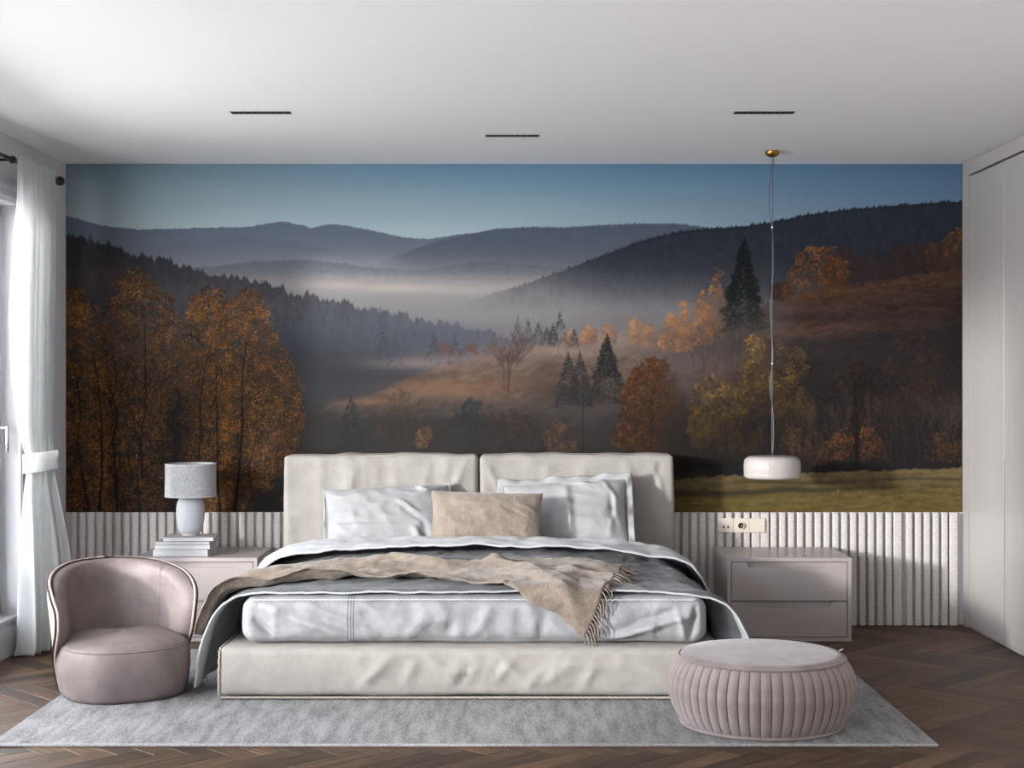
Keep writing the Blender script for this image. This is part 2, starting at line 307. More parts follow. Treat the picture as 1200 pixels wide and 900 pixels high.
    over(rgb(44, 41, 41), bump(430, 510, 110, 24) * .9 + bump(560, 515, 120, 26) * .6 + bump(350, 500, 50, 26) * .8 + bump(700, 500, 90, 34) * .7 + bump(670, 455, 50, 14) * .55 + bump(640, 430, 20, 12) * .35)
    over(rgb(92, 84, 84), bump(690, 480, 40, 18) * .25)
    # ---- right slope, orange trees on it
    top = line([(77, 640), (780, 420), (860, 372), (905, 353), (960, 341), (1020, 329), (1070, 321), (1127, 315)])
    f = grad([(312, (98, 72, 56)), (335, (80, 57, 45)), (362, (58, 43, 37)), (382, (66, 47, 38)), (400, (40, 35, 36)), (440, (33, 31, 33))])(YY + (XX - 1000) * .10)
    over(f + (fbm(XX + YY, YY, 8, 3, 61)[..., None] - .5) * .13 + (fbm(XX, YY, 45, 8, 64)[..., None] - .5) * .07, below(top, 3) * np.clip((XX - 850) / 90, 0, 1))
    over(rgb(40, 34, 36), bump(1010, 372, 120, 5) * .45 + bump(960, 405, 110, 9) * .65 + bump(1080, 402, 60, 10) * .55)
    over(rgb(66, 60, 60), bump(850, 400, 50, 28) * .75 + bump(790, 405, 40, 22) * .45); over(rgb(90, 85, 87), bump(735, 375, 50, 16) * .4)
    stuff_tree = lambda x, yt, yb, hw, dk, md, br, n, sd, **kw: leaves([(x - hw * .18, yt), (x + hw * .2, yt + 2), (x + hw * .62, yt + (yb - yt) * .3), (x + hw, yt + (yb - yt) * .68), (x + hw * .7, yb), (x - hw * .7, yb), (x - hw, yt + (yb - yt) * .66), (x - hw * .6, yt + (yb - yt) * .28)], n, dk, md, br, seed=sd, **kw)
    for x, yt, yb, hw, sd in ((990, 290, 336, 26, 3), (1020, 292, 332, 28, 4), (1050, 282, 328, 26, 5), (1075, 285, 322, 22, 6), (915, 325, 352, 14, 8)):
        stuff_tree(x, yt, yb, hw, (44, 34, 34), (70, 46, 38), (108, 62, 38), 700, sd, rad=(1, 2), al=(.25, .6))
    leaves([(914, 346), (918, 325), (932, 302), (940, 290), (955, 288), (975, 288), (988, 302), (994, 325), (990, 342), (960, 350), (930, 352)], 1900, (62, 42, 28), (158, 94, 34), (214, 136, 48), rad=(.6, 1.4), thr=.36, rag=2.0, seed=71, lit=lambda x, y: np.clip(1.1 - .8 * (y - 288) / 62 - .2 * (x - 950) / 40, .1, 1.1))
    leaves([(1082, 318), (1084, 296), (1100, 280), (1115, 270), (1130, 264), (1135, 312), (1110, 318)], 1200, (56, 40, 28), (140, 86, 34), (188, 118, 44), rad=(.6, 1.4), thr=.36, seed=72, k=.75)
    leaves([(955, 345), (975, 300), (996, 315), (992, 345)], 500, (60, 42, 30), (112, 68, 34), (150, 92, 40), thr=.4, seed=73)
    for x, yt, yb, hw, sd, br in ((838, 310, 400, 15, 81, 1.), (822, 338, 405, 14, 82, .95), (803, 352, 412, 13, 83, .8), (785, 362, 412, 15, 84, .7), (745, 372, 402, 11, 87, .38), (690, 378, 402, 10, 88, .42), (712, 380, 402, 9, 89, .3), (760, 376, 406, 10, 90, .36), (668, 385, 405, 8, 91, .25)):
        hz = 1 - br
        stuff_tree(x, yt, yb, hw, np.array((96, 68, 46)) * br + np.array((88, 80, 78)) * hz, np.array((166, 104, 48)) * br + np.array((106, 92, 86)) * hz, np.array((214, 142, 62)) * br + np.array((130, 110, 100)) * hz, 1000, sd, rad=(.6, 1.4), al=(.2, .8), thr=.36, rag=2.2, lit=lambda px, py, x=x, yt=yt, yb=yb, hw=hw: np.clip(1.12 - .55 * (py - yt) / (yb - yt) - .35 * (px - x) / hw, .15, 1.1))
    over(rgb(58, 52, 52), bump(868, 372, 34, 26) * .8); fir(871, 279, 385, 33, (25, 28, 29), 2900, 92, .85, (.8, 2.0), 0., (48, 46, 36))
    fir(870, 286, 350, 24, (22, 25, 26), 900, 93, .3)
    over(rgb(64, 57, 56), bump(862, 402, 46, 18) * .6)
    for q in range(22): bare(800 + 110 * rs.rand(), 445 - 20 * rs.rand(), 16 + 8 * rs.rand(), (rs.rand() - .5) * .3, .6, 3, (52, 44, 44), .22, rs, .35)
    # ---- firs and bare trees on the middle field
    for x, yt, yb, hw, c in ((655, 366, 405, 11, (38, 42, 45)), (640, 384, 404, 7, (56, 56, 58)), (630, 378, 402, 7, (62, 62, 66)), (647, 380, 405, 7, (52, 53, 56)), (672, 386, 406, 6, (58, 58, 60)), (618, 374, 404, 6, (70, 70, 75)), (606, 372, 402, 7, (74, 74, 80))):
        fir(x, yt, yb, hw * 1.25, c, 260, int(x), .8, (.6, 1.4))
    for x, yt, hw, c in ((507, 390, 9, (54, 58, 60)), (532, 393, 8, (58, 62, 66)), (449, 388, 10, (54, 57, 62)), (462, 392, 9, (56, 59, 64))): fir(x, yt, yt + 34, hw * 1.3, c, 260, int(x), .85, (.6, 1.5))
    for x, y, c in ((519, 408, (92, 66, 56)), (548, 408, (88, 62, 56)), (575, 404, (84, 68, 62))): leaves([(x - 12, y + 10), (x - 6, y - 7), (x + 5, y - 8), (x + 14, y + 8)], 260, (70, 58, 56), c, c, al=(.15, .5), seed=int(x))
    over(rgb(118, 102, 96), bump(540, 420, 60, 5) * .4 + bump(650, 408, 70, 5) * .4)
    fir(710, 392, 470, 30, (29, 31, 32), 1500, 301, .75); fir(711, 394, 440, 15, (25, 28, 29), 500, 302, .2)
    fir(665, 414, 474, 19, (35, 36, 37), 800, 303, .7); fir(679, 412, 474, 18, (37, 38, 39), 800, 304, .7)
    for x, y, L, n, cl, a_ in ((595, 458, 22, 5, (62, 48, 46), .5), (594, 458, 20, 5, (70, 54, 50), .4), (590, 456, 19, 5, (66, 52, 50), .35)): bare(x, y, L, (rs.rand() - .5) * .16, 1.3, n, cl, a_, rs, .55, .8)
    leaves([(565, 440), (568, 398), (592, 384), (622, 396), (634, 436), (610, 446)], 500, (84, 68, 66), (96, 72, 66), (108, 80, 70), al=(.06, .25), seed=96)
    stuff_tree(552, 465, 500, 15, (34, 36, 38), (42, 43, 44), (50, 50, 48), 900, 311, thr=.2, al=(.4, .8)); stuff_tree(535, 478, 498, 12, (38, 38, 40), (46, 45, 44), (58, 54, 46), 300, 312, al=(.3, .6))
    fir(411, 464, 524, 21, (35, 37, 38), 700, 313, .7)
    stuff_tree(470, 450, 530, 34, (46, 42, 40), (66, 56, 46), (92, 74, 48), 1500, 314, al=(.12, .5), thr=.36)
    for q in range(9): bare(440 + 60 * rs.rand(), 530, 17, (rs.rand() - .5) * .25, .9, 4, (44, 38, 36), .3, rs, .4, .8)
    leaves([(485, 512), (490, 498), (500, 496), (506, 512), (500, 524), (488, 522)], 220, (70, 56, 40), (108, 82, 46), (128, 98, 52), al=(.2, .6), seed=97)
    for x in (600, 596, 604, 620, 585): bare(x, 545, 26, (rs.rand() - .5) * .2, 1.2, 4, (42, 34, 32), .5, rs, .38, .74)
    leaves([(572, 540), (580, 490), (592, 478), (612, 482), (626, 520), (624, 540)], 420, (46, 36, 32), (86, 58, 40), (132, 82, 48), rad=(.6, 1.2), al=(.2, .7), thr=.45, seed=98)
    leaves([(632, 540), (640, 506), (652, 490), (666, 492), (674, 520), (672, 540)], 620, (54, 42, 34), (108, 72, 38), (160, 102, 44), al=(.2, .7), thr=.42, seed=99)
    stroke(682, 440, 684, 545, .6, 1.5, (36, 31, 30), .8, 1.5, 5)
    for q in range(10): bare(683, 520 - 9 * q, 17, (-1) ** q * (.75 + .3 * rs.rand()), .7, 3, (48, 42, 42), .32, rs, .4, .75)
    # ---- round copper maple
    leaves([(716, 512), (726, 480), (730, 452), (745, 428), (762, 418), (780, 424), (795, 446), (803, 476), (812, 500), (806, 520), (790, 528), (770, 536), (740, 528)], 1500, (34, 23, 17), (52, 33, 20), (74, 44, 22), rad=(1.5, 3), al=(.6, .95), thr=.05, rag=1.6, seed=121)
    stroke(763, 470, 763, 545, 1.2, 2.4, (24, 18, 16), .9, 2, 8); stroke(768, 490, 766, 545, .8, 1.4, (26, 19, 16), .9, 2, 9)
    leaves([(714, 514), (726, 480), (729, 450), (745, 426), (762, 416), (781, 423), (796, 446), (804, 476), (814, 502), (806, 522), (788, 530), (765, 540), (738, 530)], 4600, (42, 25, 15), (120, 66, 22), (214, 132, 50), rad=(.5, 1.1), al=(.5, 1.), clump=5, thr=.44, rag=1.8, seed=122, lit=lambda x, y: .52 + .45 * np.clip((790 - x) / 80, 0, 1))
    # ---- dark autumn wood on the right
    over(rgb(31, 27, 27), bump(960, 480, 210, 62, 1.3) * .95 + bump(1090, 470, 80, 90) * .85 + bump(840, 520, 80, 36) * .9)
    over(rgb(30, 27, 28), np.clip((YY - 410) / 40, 0, 1) * np.clip((XX - 900) / 60, 0, 1) * .75)
    over(rgb(26, 24, 24), np.clip((XX - 1090) / 40, 0, 1) * np.clip((YY - 330) / 60, 0, 1) * .8)
    over(rgb(74, 68, 70), bump(800, 440, 22, 30) * .55)
    for x, y, w, h, sd, br in ((905, 430, 42, 44, 131, 1.14), (890, 465, 34, 44, 132, 1.05), (930, 480, 24, 40, 133, .8), (842, 475, 36, 40, 134, 1.15), (825, 500, 22, 26, 135, .7), (865, 510, 30, 30, 136, .55)):
        e = np.linspace(0, 2 * math.pi, 14, endpoint=False); poly = [(x + w * math.cos(a), y + h * math.sin(a) * (.9 + .2 * math.cos(3 * a))) for a in e]
        leaves(poly, 2100, (40, 32, 24), np.array((108, 82, 36)) * br, np.array((172, 132, 56)) * br, rad=(.6, 1.5), al=(.25, .8), clump=11, thr=.40, rag=2.4, seed=sd, k=.8)
    for x, y, w, h, sd, c in ((985, 440, 40, 46, 141, (56, 34, 32)), (1065, 430, 36, 40, 142, (74, 44, 34)), (1090, 460, 34, 60, 143, (50, 36, 30)), (1045, 470, 40, 50, 144, (44, 34, 30)), (940, 520, 30, 26, 145, (92, 62, 32))):
        e = np.linspace(0, 2 * math.pi, 12, endpoint=False); poly = [(x + w * math.cos(a), y + h * math.sin(a)) for a in e]
        leaves(poly, 800, (30, 25, 25), c, np.array(c) * 1.35, rad=(1, 2), al=(.2, .55), clump=10, seed=sd, k=.3)
    leaves([(966, 540), (968, 518), (985, 502), (1005, 486), (1020, 490), (1034, 512), (1040, 540)], 1300, (46, 32, 24), (128, 74, 30), (190, 112, 42), rad=(.7, 1.5), al=(.25, .85), thr=.42, seed=151, k=.45)
    leaves([(1082, 540), (1084, 512), (1100, 498), (1118, 506), (1128, 530), (1126, 542)], 600, (42, 32, 26), (104, 66, 30), (150, 94, 38), al=(.2, .75), thr=.44, seed=152)
    for x, b in ((1002, 545), (1003, 546)): bare(x, b, 46, .0, 2.2, 5, (22, 18, 18), .8, rs, .5, .70)
    for q in range(16): bare(830 + 290 * rs.rand(), 546, 26, (rs.rand() - .5) * .2, 1.0, 4, (26, 22, 22), .4, rs, .42, .78)
    for q in range(26):
        x = 930 + 190 * rs.rand(); y = 420 + 90 * rs.rand(); c = ((66, 46, 34), (54, 42, 36), (78, 50, 36), (58, 36, 34))[q % 4]; w = 10 + 14 * rs.rand(); e = np.linspace(0, 2 * math.pi, 9, endpoint=False)
        leaves([(x + w * math.cos(a), y + w * 1.3 * math.sin(a)) for a in e], 170, (32, 27, 26), c, np.array(c) * 1.4, rad=(.6, 1.6), al=(.12, .5), clump=6, thr=.42, seed=900 + q, k=.3)
    for q in range(14): bare(935 + 190 * rs.rand(), 540, 30, (rs.rand() - .5) * .15, .8, 4, (60, 50, 44), .22, rs, .3, .8)
    for x in (1040, 1055, 1072, 925, 945): stroke(x, 470, x + 3, 546, .6, 1.2, (52, 44, 40), .35, 2, int(x))
    fir(850, 522, 556, 17, (24, 26, 25), 500, 161, .3)
    leaves([(790, 552), (795, 530), (830, 520), (900, 528), (960, 530), (960, 550)], 700, (34, 28, 24), (60, 46, 34), (90, 64, 40), al=(.15, .5), seed=162, thr=.45)
    over(rgb(24, 21, 20), bump(820, 545, 60, 9) * .8)
    # ---- meadow at the lower right
    top = line([(77, 640), (700, 600), (770, 566), (800, 560), (850, 556), (950, 553), (1127, 547)]) + (n1(xs, 5, 71) - .5) * 2.5
    f = grad([(546, (104, 88, 60)), (562, (86, 74, 50)), (580, (92, 78, 44)), (600, (94, 76, 42))])(YY) + (fbm(XX, YY, 14, 3.2, 72)[..., None] - .5) * np.array([.17, .14, .09]) + (fbm(XX, YY, 3, 2, 75)[..., None] - .5) * .09
    over(f, below(top, 2))
    over(rgb(48, 46, 34), np.clip(1.2 - np.abs(YY - (578 - (XX - 800) * .035 + (n1(XX, 40, 73) - .5) * 4)) / (5.5 - 3 * np.clip((XX - 800) / 250, 0, 1)), 0, 1) * .85 * np.clip((1090 - XX) / 150, .25, 1) * (XX > 760))
    over(rgb(56, 52, 36), np.clip(1.2 - np.abs(YY - (567 - (XX - 800) * .022 + (n1(XX, 30, 74) - .5) * 3)) / 2.2, 0, 1) * .6 * np.clip((XX - 800) / 80, 0, 1))
    over(rgb(84, 92, 40), bump(880, 588, 50, 6) * .35); dabs(np.array([981., 981.5]), np.array([575., 573.]), 1.2, rgb(170, 130, 90), .8)
    # ---- golden birches on the left, painted brighter to offset the curtain's shade
    over(rgb(36, 31, 30), np.clip((YY - 400) / 70, 0, 1) * np.clip((368 - XX) / 60, 0, 1) * .9)
    over(rgb(70, 66, 70), bump(212, 440, 16, 26) * .5 + bump(226, 470, 10, 30) * .35 + bump(95, 500, 18, 40) * .25)
    groups = ([(60, 600), (60, 350), (82, 336), (98, 340), (112, 360), (122, 390), (128, 600)], [(112, 600), (118, 420), (124, 360), (138, 330), (152, 314), (166, 314), (182, 332), (202, 352), (214, 390), (208, 440), (196, 600)],
              [(205, 600), (212, 420), (214, 370), (228, 344), (244, 334), (262, 342), (270, 380), (272, 600)], [(255, 600), (262, 380), (272, 350), (288, 336), (304, 342), (318, 380), (336, 410), (352, 450), (358, 480), (350, 520), (338, 556), (300, 580), (280, 600)])
    for g, poly in enumerate(groups): leaves(poly, 3000, (40, 30, 22), (74, 51, 28), (112, 74, 34), rad=(1.0, 2.4), al=(.3, .7), clump=16, thr=.28, rag=2.2, seed=170 + g, k=.5)
    over(rgb(24, 20, 18), bump(207, 500, 22, 46) * .85 + bump(190, 560, 40, 40) * .6 + bump(90, 580, 26, 30) * .6 + bump(325, 580, 30, 22) * .4)
    trunks = ((86, 440, 103, 600, 1.6), (112, 410, 119, 600, 1.8), (131, 450, 139, 600, 1.6), (134, 425, 131, 520, 1.), (166, 380, 169, 560, 1.4), (154, 450, 166, 600, 1.3), (189, 430, 192, 560, .9), (243, 400, 232, 545, 1.3), (249, 440, 259, 600, 1.6), (286, 400, 276, 600, 2.0), (262, 430, 254, 500, .9), (150, 520, 152, 600, .8), (216, 520, 220, 600, .8), (300, 500, 290, 600, .9))
    for q, (x0, y0, x1, y1, w) in enumerate(trunks):
        stroke(x0, y0, x1, y1, w * .45, w, (23, 18, 16), .85, 4, 200 + q)
        for b in range(7):
            t = .05 + .75 * rs.rand(); bare(x0 + (x1 - x0) * t, y0 + (y1 - y0) * t, 13, (1 if b % 2 else -1) * (.35 + .3 * rs.rand()), w * .35, 3, (30, 23, 19), .5, rs, .35, .8)
    lit = lambda x, y: np.interp(y, [312, 350, 400, 450, 600], [1.4, 1.2, .84, .74, .74]) * (.55 + .8 * fbm(x, y, 42, 34, 77)) * (1 - .35 * np.clip((x - 205) / 30, 0, 1) * np.clip((245 - x) / 15, 0, 1) * (y > 400))
    for g, poly in enumerate(groups):
        leaves(poly, 8200, (62, 42, 22), (150, 94, 34), (224, 146, 54), rad=(.5, 1.0), al=(.35, .95), clump=9, thr=.45, rag=2.6, seed=180 + g, lit=lit)
    for g, poly in enumerate(groups): leaves(poly, 1300, (90, 60, 28), (184, 124, 44), (236, 172, 78), rad=(.5, 1.1), al=(.5, 1), clump=5, thr=.55, rag=2.8, seed=190 + g, lit=lambda x, y: lit(x, y) * 1.05)
    for q, (x0, y0, x1, y1, w) in enumerate(trunks): stroke(x0, y0, x1, y1, w * .4, w * .95, (22, 17, 15), .7, 4, 200 + q)
    over(rgb(22, 18, 16), bump(205, 520, 20, 44) * .6 + bump(215, 470, 14, 22) * .35)
    leaves([(330, 598), (320, 585), (345, 575), (352, 598)], 200, (50, 38, 30), (96, 70, 44), (120, 86, 50), al=(.2, .5), seed=199)
    C = C + (rs.rand(H, W, 1) - .5) * .012
    return np.clip(C, 0, 1)
# ---------------------------------------------------------------- materials
M = {}
M['ceiling'] = mat('ceiling_paint', (251, 251, 253), .8, spec=.2)
M['wall'] = mat('wall_paint', (214, 213, 216), .8, spec=.2, bump=.05, bscale=120)
M['trim'] = mat('white_trim', (190, 191, 198), .35, spec=.5)
M['wardrobe'] = mat('wardrobe_lacquer', (176, 171, 169), .28, spec=.5)
M['dark'] = mat('dark_gap', (34, 30, 30), .7, spec=.2)
M['flute'] = mat('fluted_felt', (196, 190, 186), .9, (214, 209, 205), 90, bump=.5, bscale=220, spec=.1, sheen=.1)
M['night'] = mat('nightstand_lacquer', (166, 157, 155), .34, spec=.45)
M['linen'] = mat('bed_linen_upholstery', (160, 155, 149), .92, (169, 164, 158), 14, bump=.35, bscale=160, spec=.15, sheen=.15, weave=90)
M['linen_seam'] = mat('bed_seam', (168, 160, 150), .9, spec=.1)
M['white_cloth'] = mat('white_cotton', (178, 180, 184), .9, (190, 191, 195), 10, bump=.25, bscale=45, spec=.12, sheen=.1)
M['pillow_cloth'] = mat('pillow_cotton', (154, 154, 155), .85, (164, 164, 166), 6, bump=.12, bscale=50, spec=.15, sheen=.1)
M['grey_cloth'] = mat('grey_cotton', (74, 76, 81), .92, (98, 100, 105), 12, bump=.45, bscale=40, spec=.1, sheen=.15)
M['throw'] = mat('beige_wool', (120, 108, 97), .95, (141, 128, 116), 26, bump=.6, bscale=130, spec=.08, sheen=.3)
M['beige_cushion'] = mat('beige_velvet', (122, 110, 98), .85, (150, 138, 126), 11, bump=.45, bscale=60, spec=.15, sheen=.35, contrast=(.3, .7))
M['leather'] = mat('mauve_leather', (112, 101, 99), .55, (139, 127, 125), 7, bump=.12, bscale=60, spec=.3, contrast=(.3, .72), detail=8.)
M['chair_back'] = mat('beige_shell_fabric', (164, 154, 141), .9, (176, 166, 154), 30, bump=.3, bscale=180, spec=.1)
M['piping_dark'] = mat('dark_piping', (58, 46, 44), .6, spec=.2)
M['piping'] = mat('mauve_piping', (188, 170, 164), .6, spec=.2)
M['pouf'] = mat('mauve_velvet', (124, 111, 109), .8, (146, 132, 130), 9, bump=.2, bscale=80, spec=.15, sheen=.35)
M['black'] = mat('black_metal', (22, 22, 25), .4, spec=.5)
M['chrome'] = mat('chrome', (190, 190, 195), .25, metal=1.)
M['brass'] = mat('brass', (176, 132, 66), .28, metal=1.)
M['cable'] = mat('steel_cable', (96, 96, 98), .4, metal=.6)
M['pendant'] = mat('pendant_enamel', (180, 174, 169), .16, spec=.6)
M['shade'] = mat('lamp_shade_linen', (150, 151, 153), .95, (186, 186, 187), 160, bump=.4, bscale=200, spec=.1, stretch=(1, 1, .5))
M['ceramic'] = mat('lamp_ceramic', (184, 186, 191), .45, (190, 191, 196), 40, bump=.12, bscale=150, spec=.45)
M['lamp_foot'] = mat('lamp_foot', (176, 170, 164), .5)
M['paper'] = mat('book_paper', (176, 175, 174), .9, (196, 195, 193), 30, stretch=(1, 1, 40), spec=.1)
M['cover_white'] = mat('book_cover_white', (184, 184, 186), .45, spec=.4)
M['cover_grey'] = mat('book_cover_grey', (170, 169, 171), .45, spec=.4)
M['socket'] = mat('socket_beige', (216, 206, 194), .35, spec=.4)

def wood_material():
    m = bpy.data.materials.new('oak_floor'); m.use_nodes = True; nt = m.node_tree; N = nt.nodes.new; L = nt.links.new; b = nt.nodes['Principled BSDF']
    oi = N('ShaderNodeObjectInfo'); tc = N('ShaderNodeTexCoord'); at = N('ShaderNodeAttribute'); at.attribute_name = 'plank_seed'
    sd = N('ShaderNodeMath'); sd.operation = 'ADD'; L(oi.outputs['Random'], sd.inputs[0]); L(at.outputs['Fac'], sd.inputs[1])
    sc = N('ShaderNodeMath'); sc.operation = 'MULTIPLY'; sc.inputs[1].default_value = 37.; L(sd.outputs[0], sc.inputs[0])
    cx = N('ShaderNodeCombineXYZ')
    for q in range(3): L(sc.outputs[0], cx.inputs[q])
    mp = N('ShaderNodeMapping'); mp.inputs['Scale'].default_value = (1.6, 22., 1.); L(tc.outputs['Object'], mp.inputs[0])
    ad = N('ShaderNodeVectorMath'); ad.operation = 'ADD'; L(mp.outputs[0], ad.inputs[0]); L(cx.outputs[0], ad.inputs[1])
    n = N('ShaderNodeTexNoise'); n.inputs['Scale'].default_value = 2.2; n.inputs['Detail'].default_value = 8.; n.inputs['Roughness'].default_value = .65; n.inputs['Distortion'].default_value = .6; L(ad.outputs[0], n.inputs['Vector'])
    r = N('ShaderNodeValToRGB'); e = r.color_ramp.elements; e[0].position = .28; e[0].color = srgb(42, 32, 25) + (1,); e[1].position = .75; e[1].color = srgb(134, 101, 70) + (1,)
    q = e.new(.5); q.color = srgb(84, 62, 44) + (1,); L(n.outputs['Fac'], r.inputs[0])
    fr = N('ShaderNodeMath'); fr.operation = 'FRACT'; f2 = N('ShaderNodeMath'); f2.operation = 'MULTIPLY'; f2.inputs[1].default_value = 7.31; L(sd.outputs[0], f2.inputs[0]); L(f2.outputs[0], fr.inputs[0])
    mr = N('ShaderNodeMapRange'); mr.inputs['To Min'].default_value = .34; mr.inputs['To Max'].default_value = 1.12; L(fr.outputs[0], mr.inputs['Value'])
    mx = N('ShaderNodeVectorMath'); mx.operation = 'SCALE'; L(r.outputs[0], mx.inputs[0]); L(mr.outputs[0], mx.inputs['Scale']); L(mx.outputs[0], b.inputs['Base Color'])
    rr = N('ShaderNodeMapRange'); rr.inputs['To Min'].default_value = .42; rr.inputs['To Max'].default_value = .62; L(n.outputs['Fac'], rr.inputs['Value']); L(rr.outputs[0], b.inputs['Roughness'])
    bn = N('ShaderNodeBump'); bn.inputs['Strength'].default_value = .25; bn.inputs['Distance'].default_value = .004; L(n.outputs['Fac'], bn.inputs['Height']); L(bn.outputs[0], b.inputs['Normal'])
    b.inputs['Specular IOR Level'].default_value = .35; return m
M['wood'] = wood_material()

def rug_material():
    m = bpy.data.materials.new('grey_rug'); m.use_nodes = True; nt = m.node_tree; N = nt.nodes.new; L = nt.links.new; b = nt.nodes['Principled BSDF']; b.inputs['Roughness'].default_value = .95; b.inputs['Specular IOR Level'].default_value = .1
    b.inputs['Sheen Weight'].default_value = .2
    tc = N('ShaderNodeTexCoord'); mp = N('ShaderNodeMapping'); mp.inputs['Scale'].default_value = (1., 5., 1.); L(tc.outputs['Object'], mp.inputs[0])
    m2 = N('ShaderNodeMapping'); m2.inputs['Scale'].default_value = (6., 1., 1.); L(tc.outputs['Object'], m2.inputs[0])
    a = N('ShaderNodeTexNoise'); a.inputs['Scale'].default_value = 34.; a.inputs['Detail'].default_value = 6.; a.inputs['Roughness'].default_value = .7; L(m2.outputs[0], a.inputs['Vector'])
    c = N('ShaderNodeTexNoise'); c.inputs['Scale'].default_value = 3.2; c.inputs['Detail'].default_value = 6.; L(m2.outputs[0], c.inputs['Vector'])
    s = N('ShaderNodeMath'); s.operation = 'MULTIPLY_ADD'; s.inputs[1].default_value = .62; L(a.outputs['Fac'], s.inputs[0]); 
    s2 = N('ShaderNodeMath'); s2.operation = 'MULTIPLY'; s2.inputs[1].default_value = .42; L(c.outputs['Fac'], s2.inputs[0]); L(s2.outputs[0], s.inputs[2])
    r = N('ShaderNodeValToRGB'); r.color_ramp.elements[0].position = .38; r.color_ramp.elements[0].color = srgb(66, 64, 66) + (1,); r.color_ramp.elements[1].position = .64; r.color_ramp.elements[1].color = srgb(152, 150, 152) + (1,)
    L(s.outputs[0], r.inputs[0]); L(r.outputs[0], b.inputs['Base Color'])
    w = N('ShaderNodeTexWave'); w.inputs['Scale'].default_value = 26.; w.bands_direction = 'Y'; w.inputs['Distortion'].default_value = 2.; L(tc.outputs['Object'], w.inputs['Vector'])
    h = N('ShaderNodeMath'); h.operation = 'ADD'; L(a.outputs['Fac'], h.inputs[0]); L(w.outputs['Fac'], h.inputs[1])
    bn = N('ShaderNodeBump'); bn.inputs['Strength'].default_value = .6; bn.inputs['Distance'].default_value = .006; L(h.outputs[0], bn.inputs['Height']); L(bn.outputs[0], b.inputs['Normal']); return m
M['rug'] = rug_material()

def glass_material():
    m = bpy.data.materials.new('window_glass'); m.use_nodes = True; nt = m.node_tree; N = nt.nodes.new; L = nt.links.new; nt.nodes.clear()
    o = N('ShaderNodeOutputMaterial'); mx = N('ShaderNodeMixShader'); t = N('ShaderNodeBsdfTransparent'); g = N('ShaderNodeBsdfGlossy'); g.inputs['Roughness'].default_value = .02; mx.inputs[0].default_value = .04
    L(t.outputs[0], mx.inputs[1]); L(g.outputs[0], mx.inputs[2]); L(mx.outputs[0], o.inputs[0]); return m
M['glass'] = glass_material()

def curtain_material():
    m = mat('curtain_fabric', (222, 224, 225), .9, (230, 232, 232), 20, bump=.15, bscale=160, spec=.1); nt = m.node_tree; N = nt.nodes.new; L = nt.links.new; b = nt.nodes['Principled BSDF']; o = nt.nodes['Material Output']
    t = N('ShaderNodeBsdfTranslucent'); t.inputs[0].default_value = srgb(241, 241, 241) + (1,); mx = N('ShaderNodeMixShader'); mx.inputs[0].default_value = .65; L(b.outputs[0], mx.inputs[1]); L(t.outputs[0], mx.inputs[2]); L(mx.outputs[0], o.inputs[0]); return m
M['curtain'] = curtain_material()

def sheet_material():
    """white cotton with two groups of three woven grey lines running along the bed"""
    m = mat('striped_sheet', (143, 144, 147), .9, (155, 156, 159), 10, bump=.3, bscale=45, spec=.12, sheen=.1); nt = m.node_tree; N = nt.nodes.new; L = nt.links.new; b = nt.nodes['Principled BSDF']
    src = b.inputs['Base Color'].links[0].from_socket; tc = N('ShaderNodeTexCoord'); sx = N('ShaderNodeSeparateXYZ'); L(tc.outputs['Object'], sx.inputs[0]); acc = None
    for x in (-.588, -.575, -.562, .540, .553, .566):
        d = N('ShaderNodeMath'); d.operation = 'SUBTRACT'; d.inputs[1].default_value = x; L(sx.outputs[0], d.inputs[0]); a = N('ShaderNodeMath'); a.operation = 'ABSOLUTE'; L(d.outputs[0], a.inputs[0])
        l = N('ShaderNodeMath'); l.operation = 'LESS_THAN'; l.inputs[1].default_value = .0024; L(a.outputs[0], l.inputs[0])
        if acc is None: acc = l.outputs[0]
        else: s = N('ShaderNodeMath'); s.operation = 'ADD'; L(acc, s.inputs[0]); L(l.outputs[0], s.inputs[1]); acc = s.outputs[0]
    mx = N('ShaderNodeMix'); mx.data_type = 'RGBA'; L(acc, mx.inputs[0]); L(src, mx.inputs[6]); mx.inputs[7].default_value = srgb(96, 98, 104) + (1,); L(mx.outputs[2], b.inputs['Base Color']); return m
M['sheet'] = sheet_material()

# ---------------------------------------------------------------- room shell
def struct(o): o['kind'] = 'structure'; return o
def boxes(name, bl, m, parent=None):
    bm = bmesh.new()
    for b in bl: bm_box(bm, *b)
    return link(name, bm_mesh(name, bm), m, parent)
TH = .3; M['rear'] = mat('rear_wall_paint', (96, 92, 90), .8, spec=.2)  # unseen walls given a dark tone to cut bounced light
struct(boxes('wall_back', [(XL - TH, XR + .7, 0, TH, -.1, CEIL + .1)], M['wall']))
struct(boxes('ceiling', [(XL - TH, XR + .7, YB - TH, TH, CEIL, CEIL + .12)], M['ceiling']))
WINS = ((WIN_Y0, WIN_Y1), (-10.0, -6.2))
struct(boxes('wall_left', [(XL - TH, XL, YB - TH, -10.0, -.1, CEIL), (XL - TH, XL, -6.2, WIN_Y0, -.1, CEIL), (XL - TH, XL, WIN_Y1, 0, -.1, CEIL)] + [q for a, b in WINS for q in ((XL - TH, XL, a, b, -.1, WIN_Z0), (XL - TH, XL, a, b, WIN_Z1, CEIL))], M['wall']))
struct(boxes('wall_right', [(XR + .62, XR + .62 + TH, YB - TH, 0, -.1, CEIL)], M['rear']))
struct(boxes('wall_rear', [(XL - TH, XR + .7, YB - TH, YB, -.1, CEIL)], M['rear']))
M['render'] = mat('light_baffle_render', (128, 126, 123), .9, spec=.1)
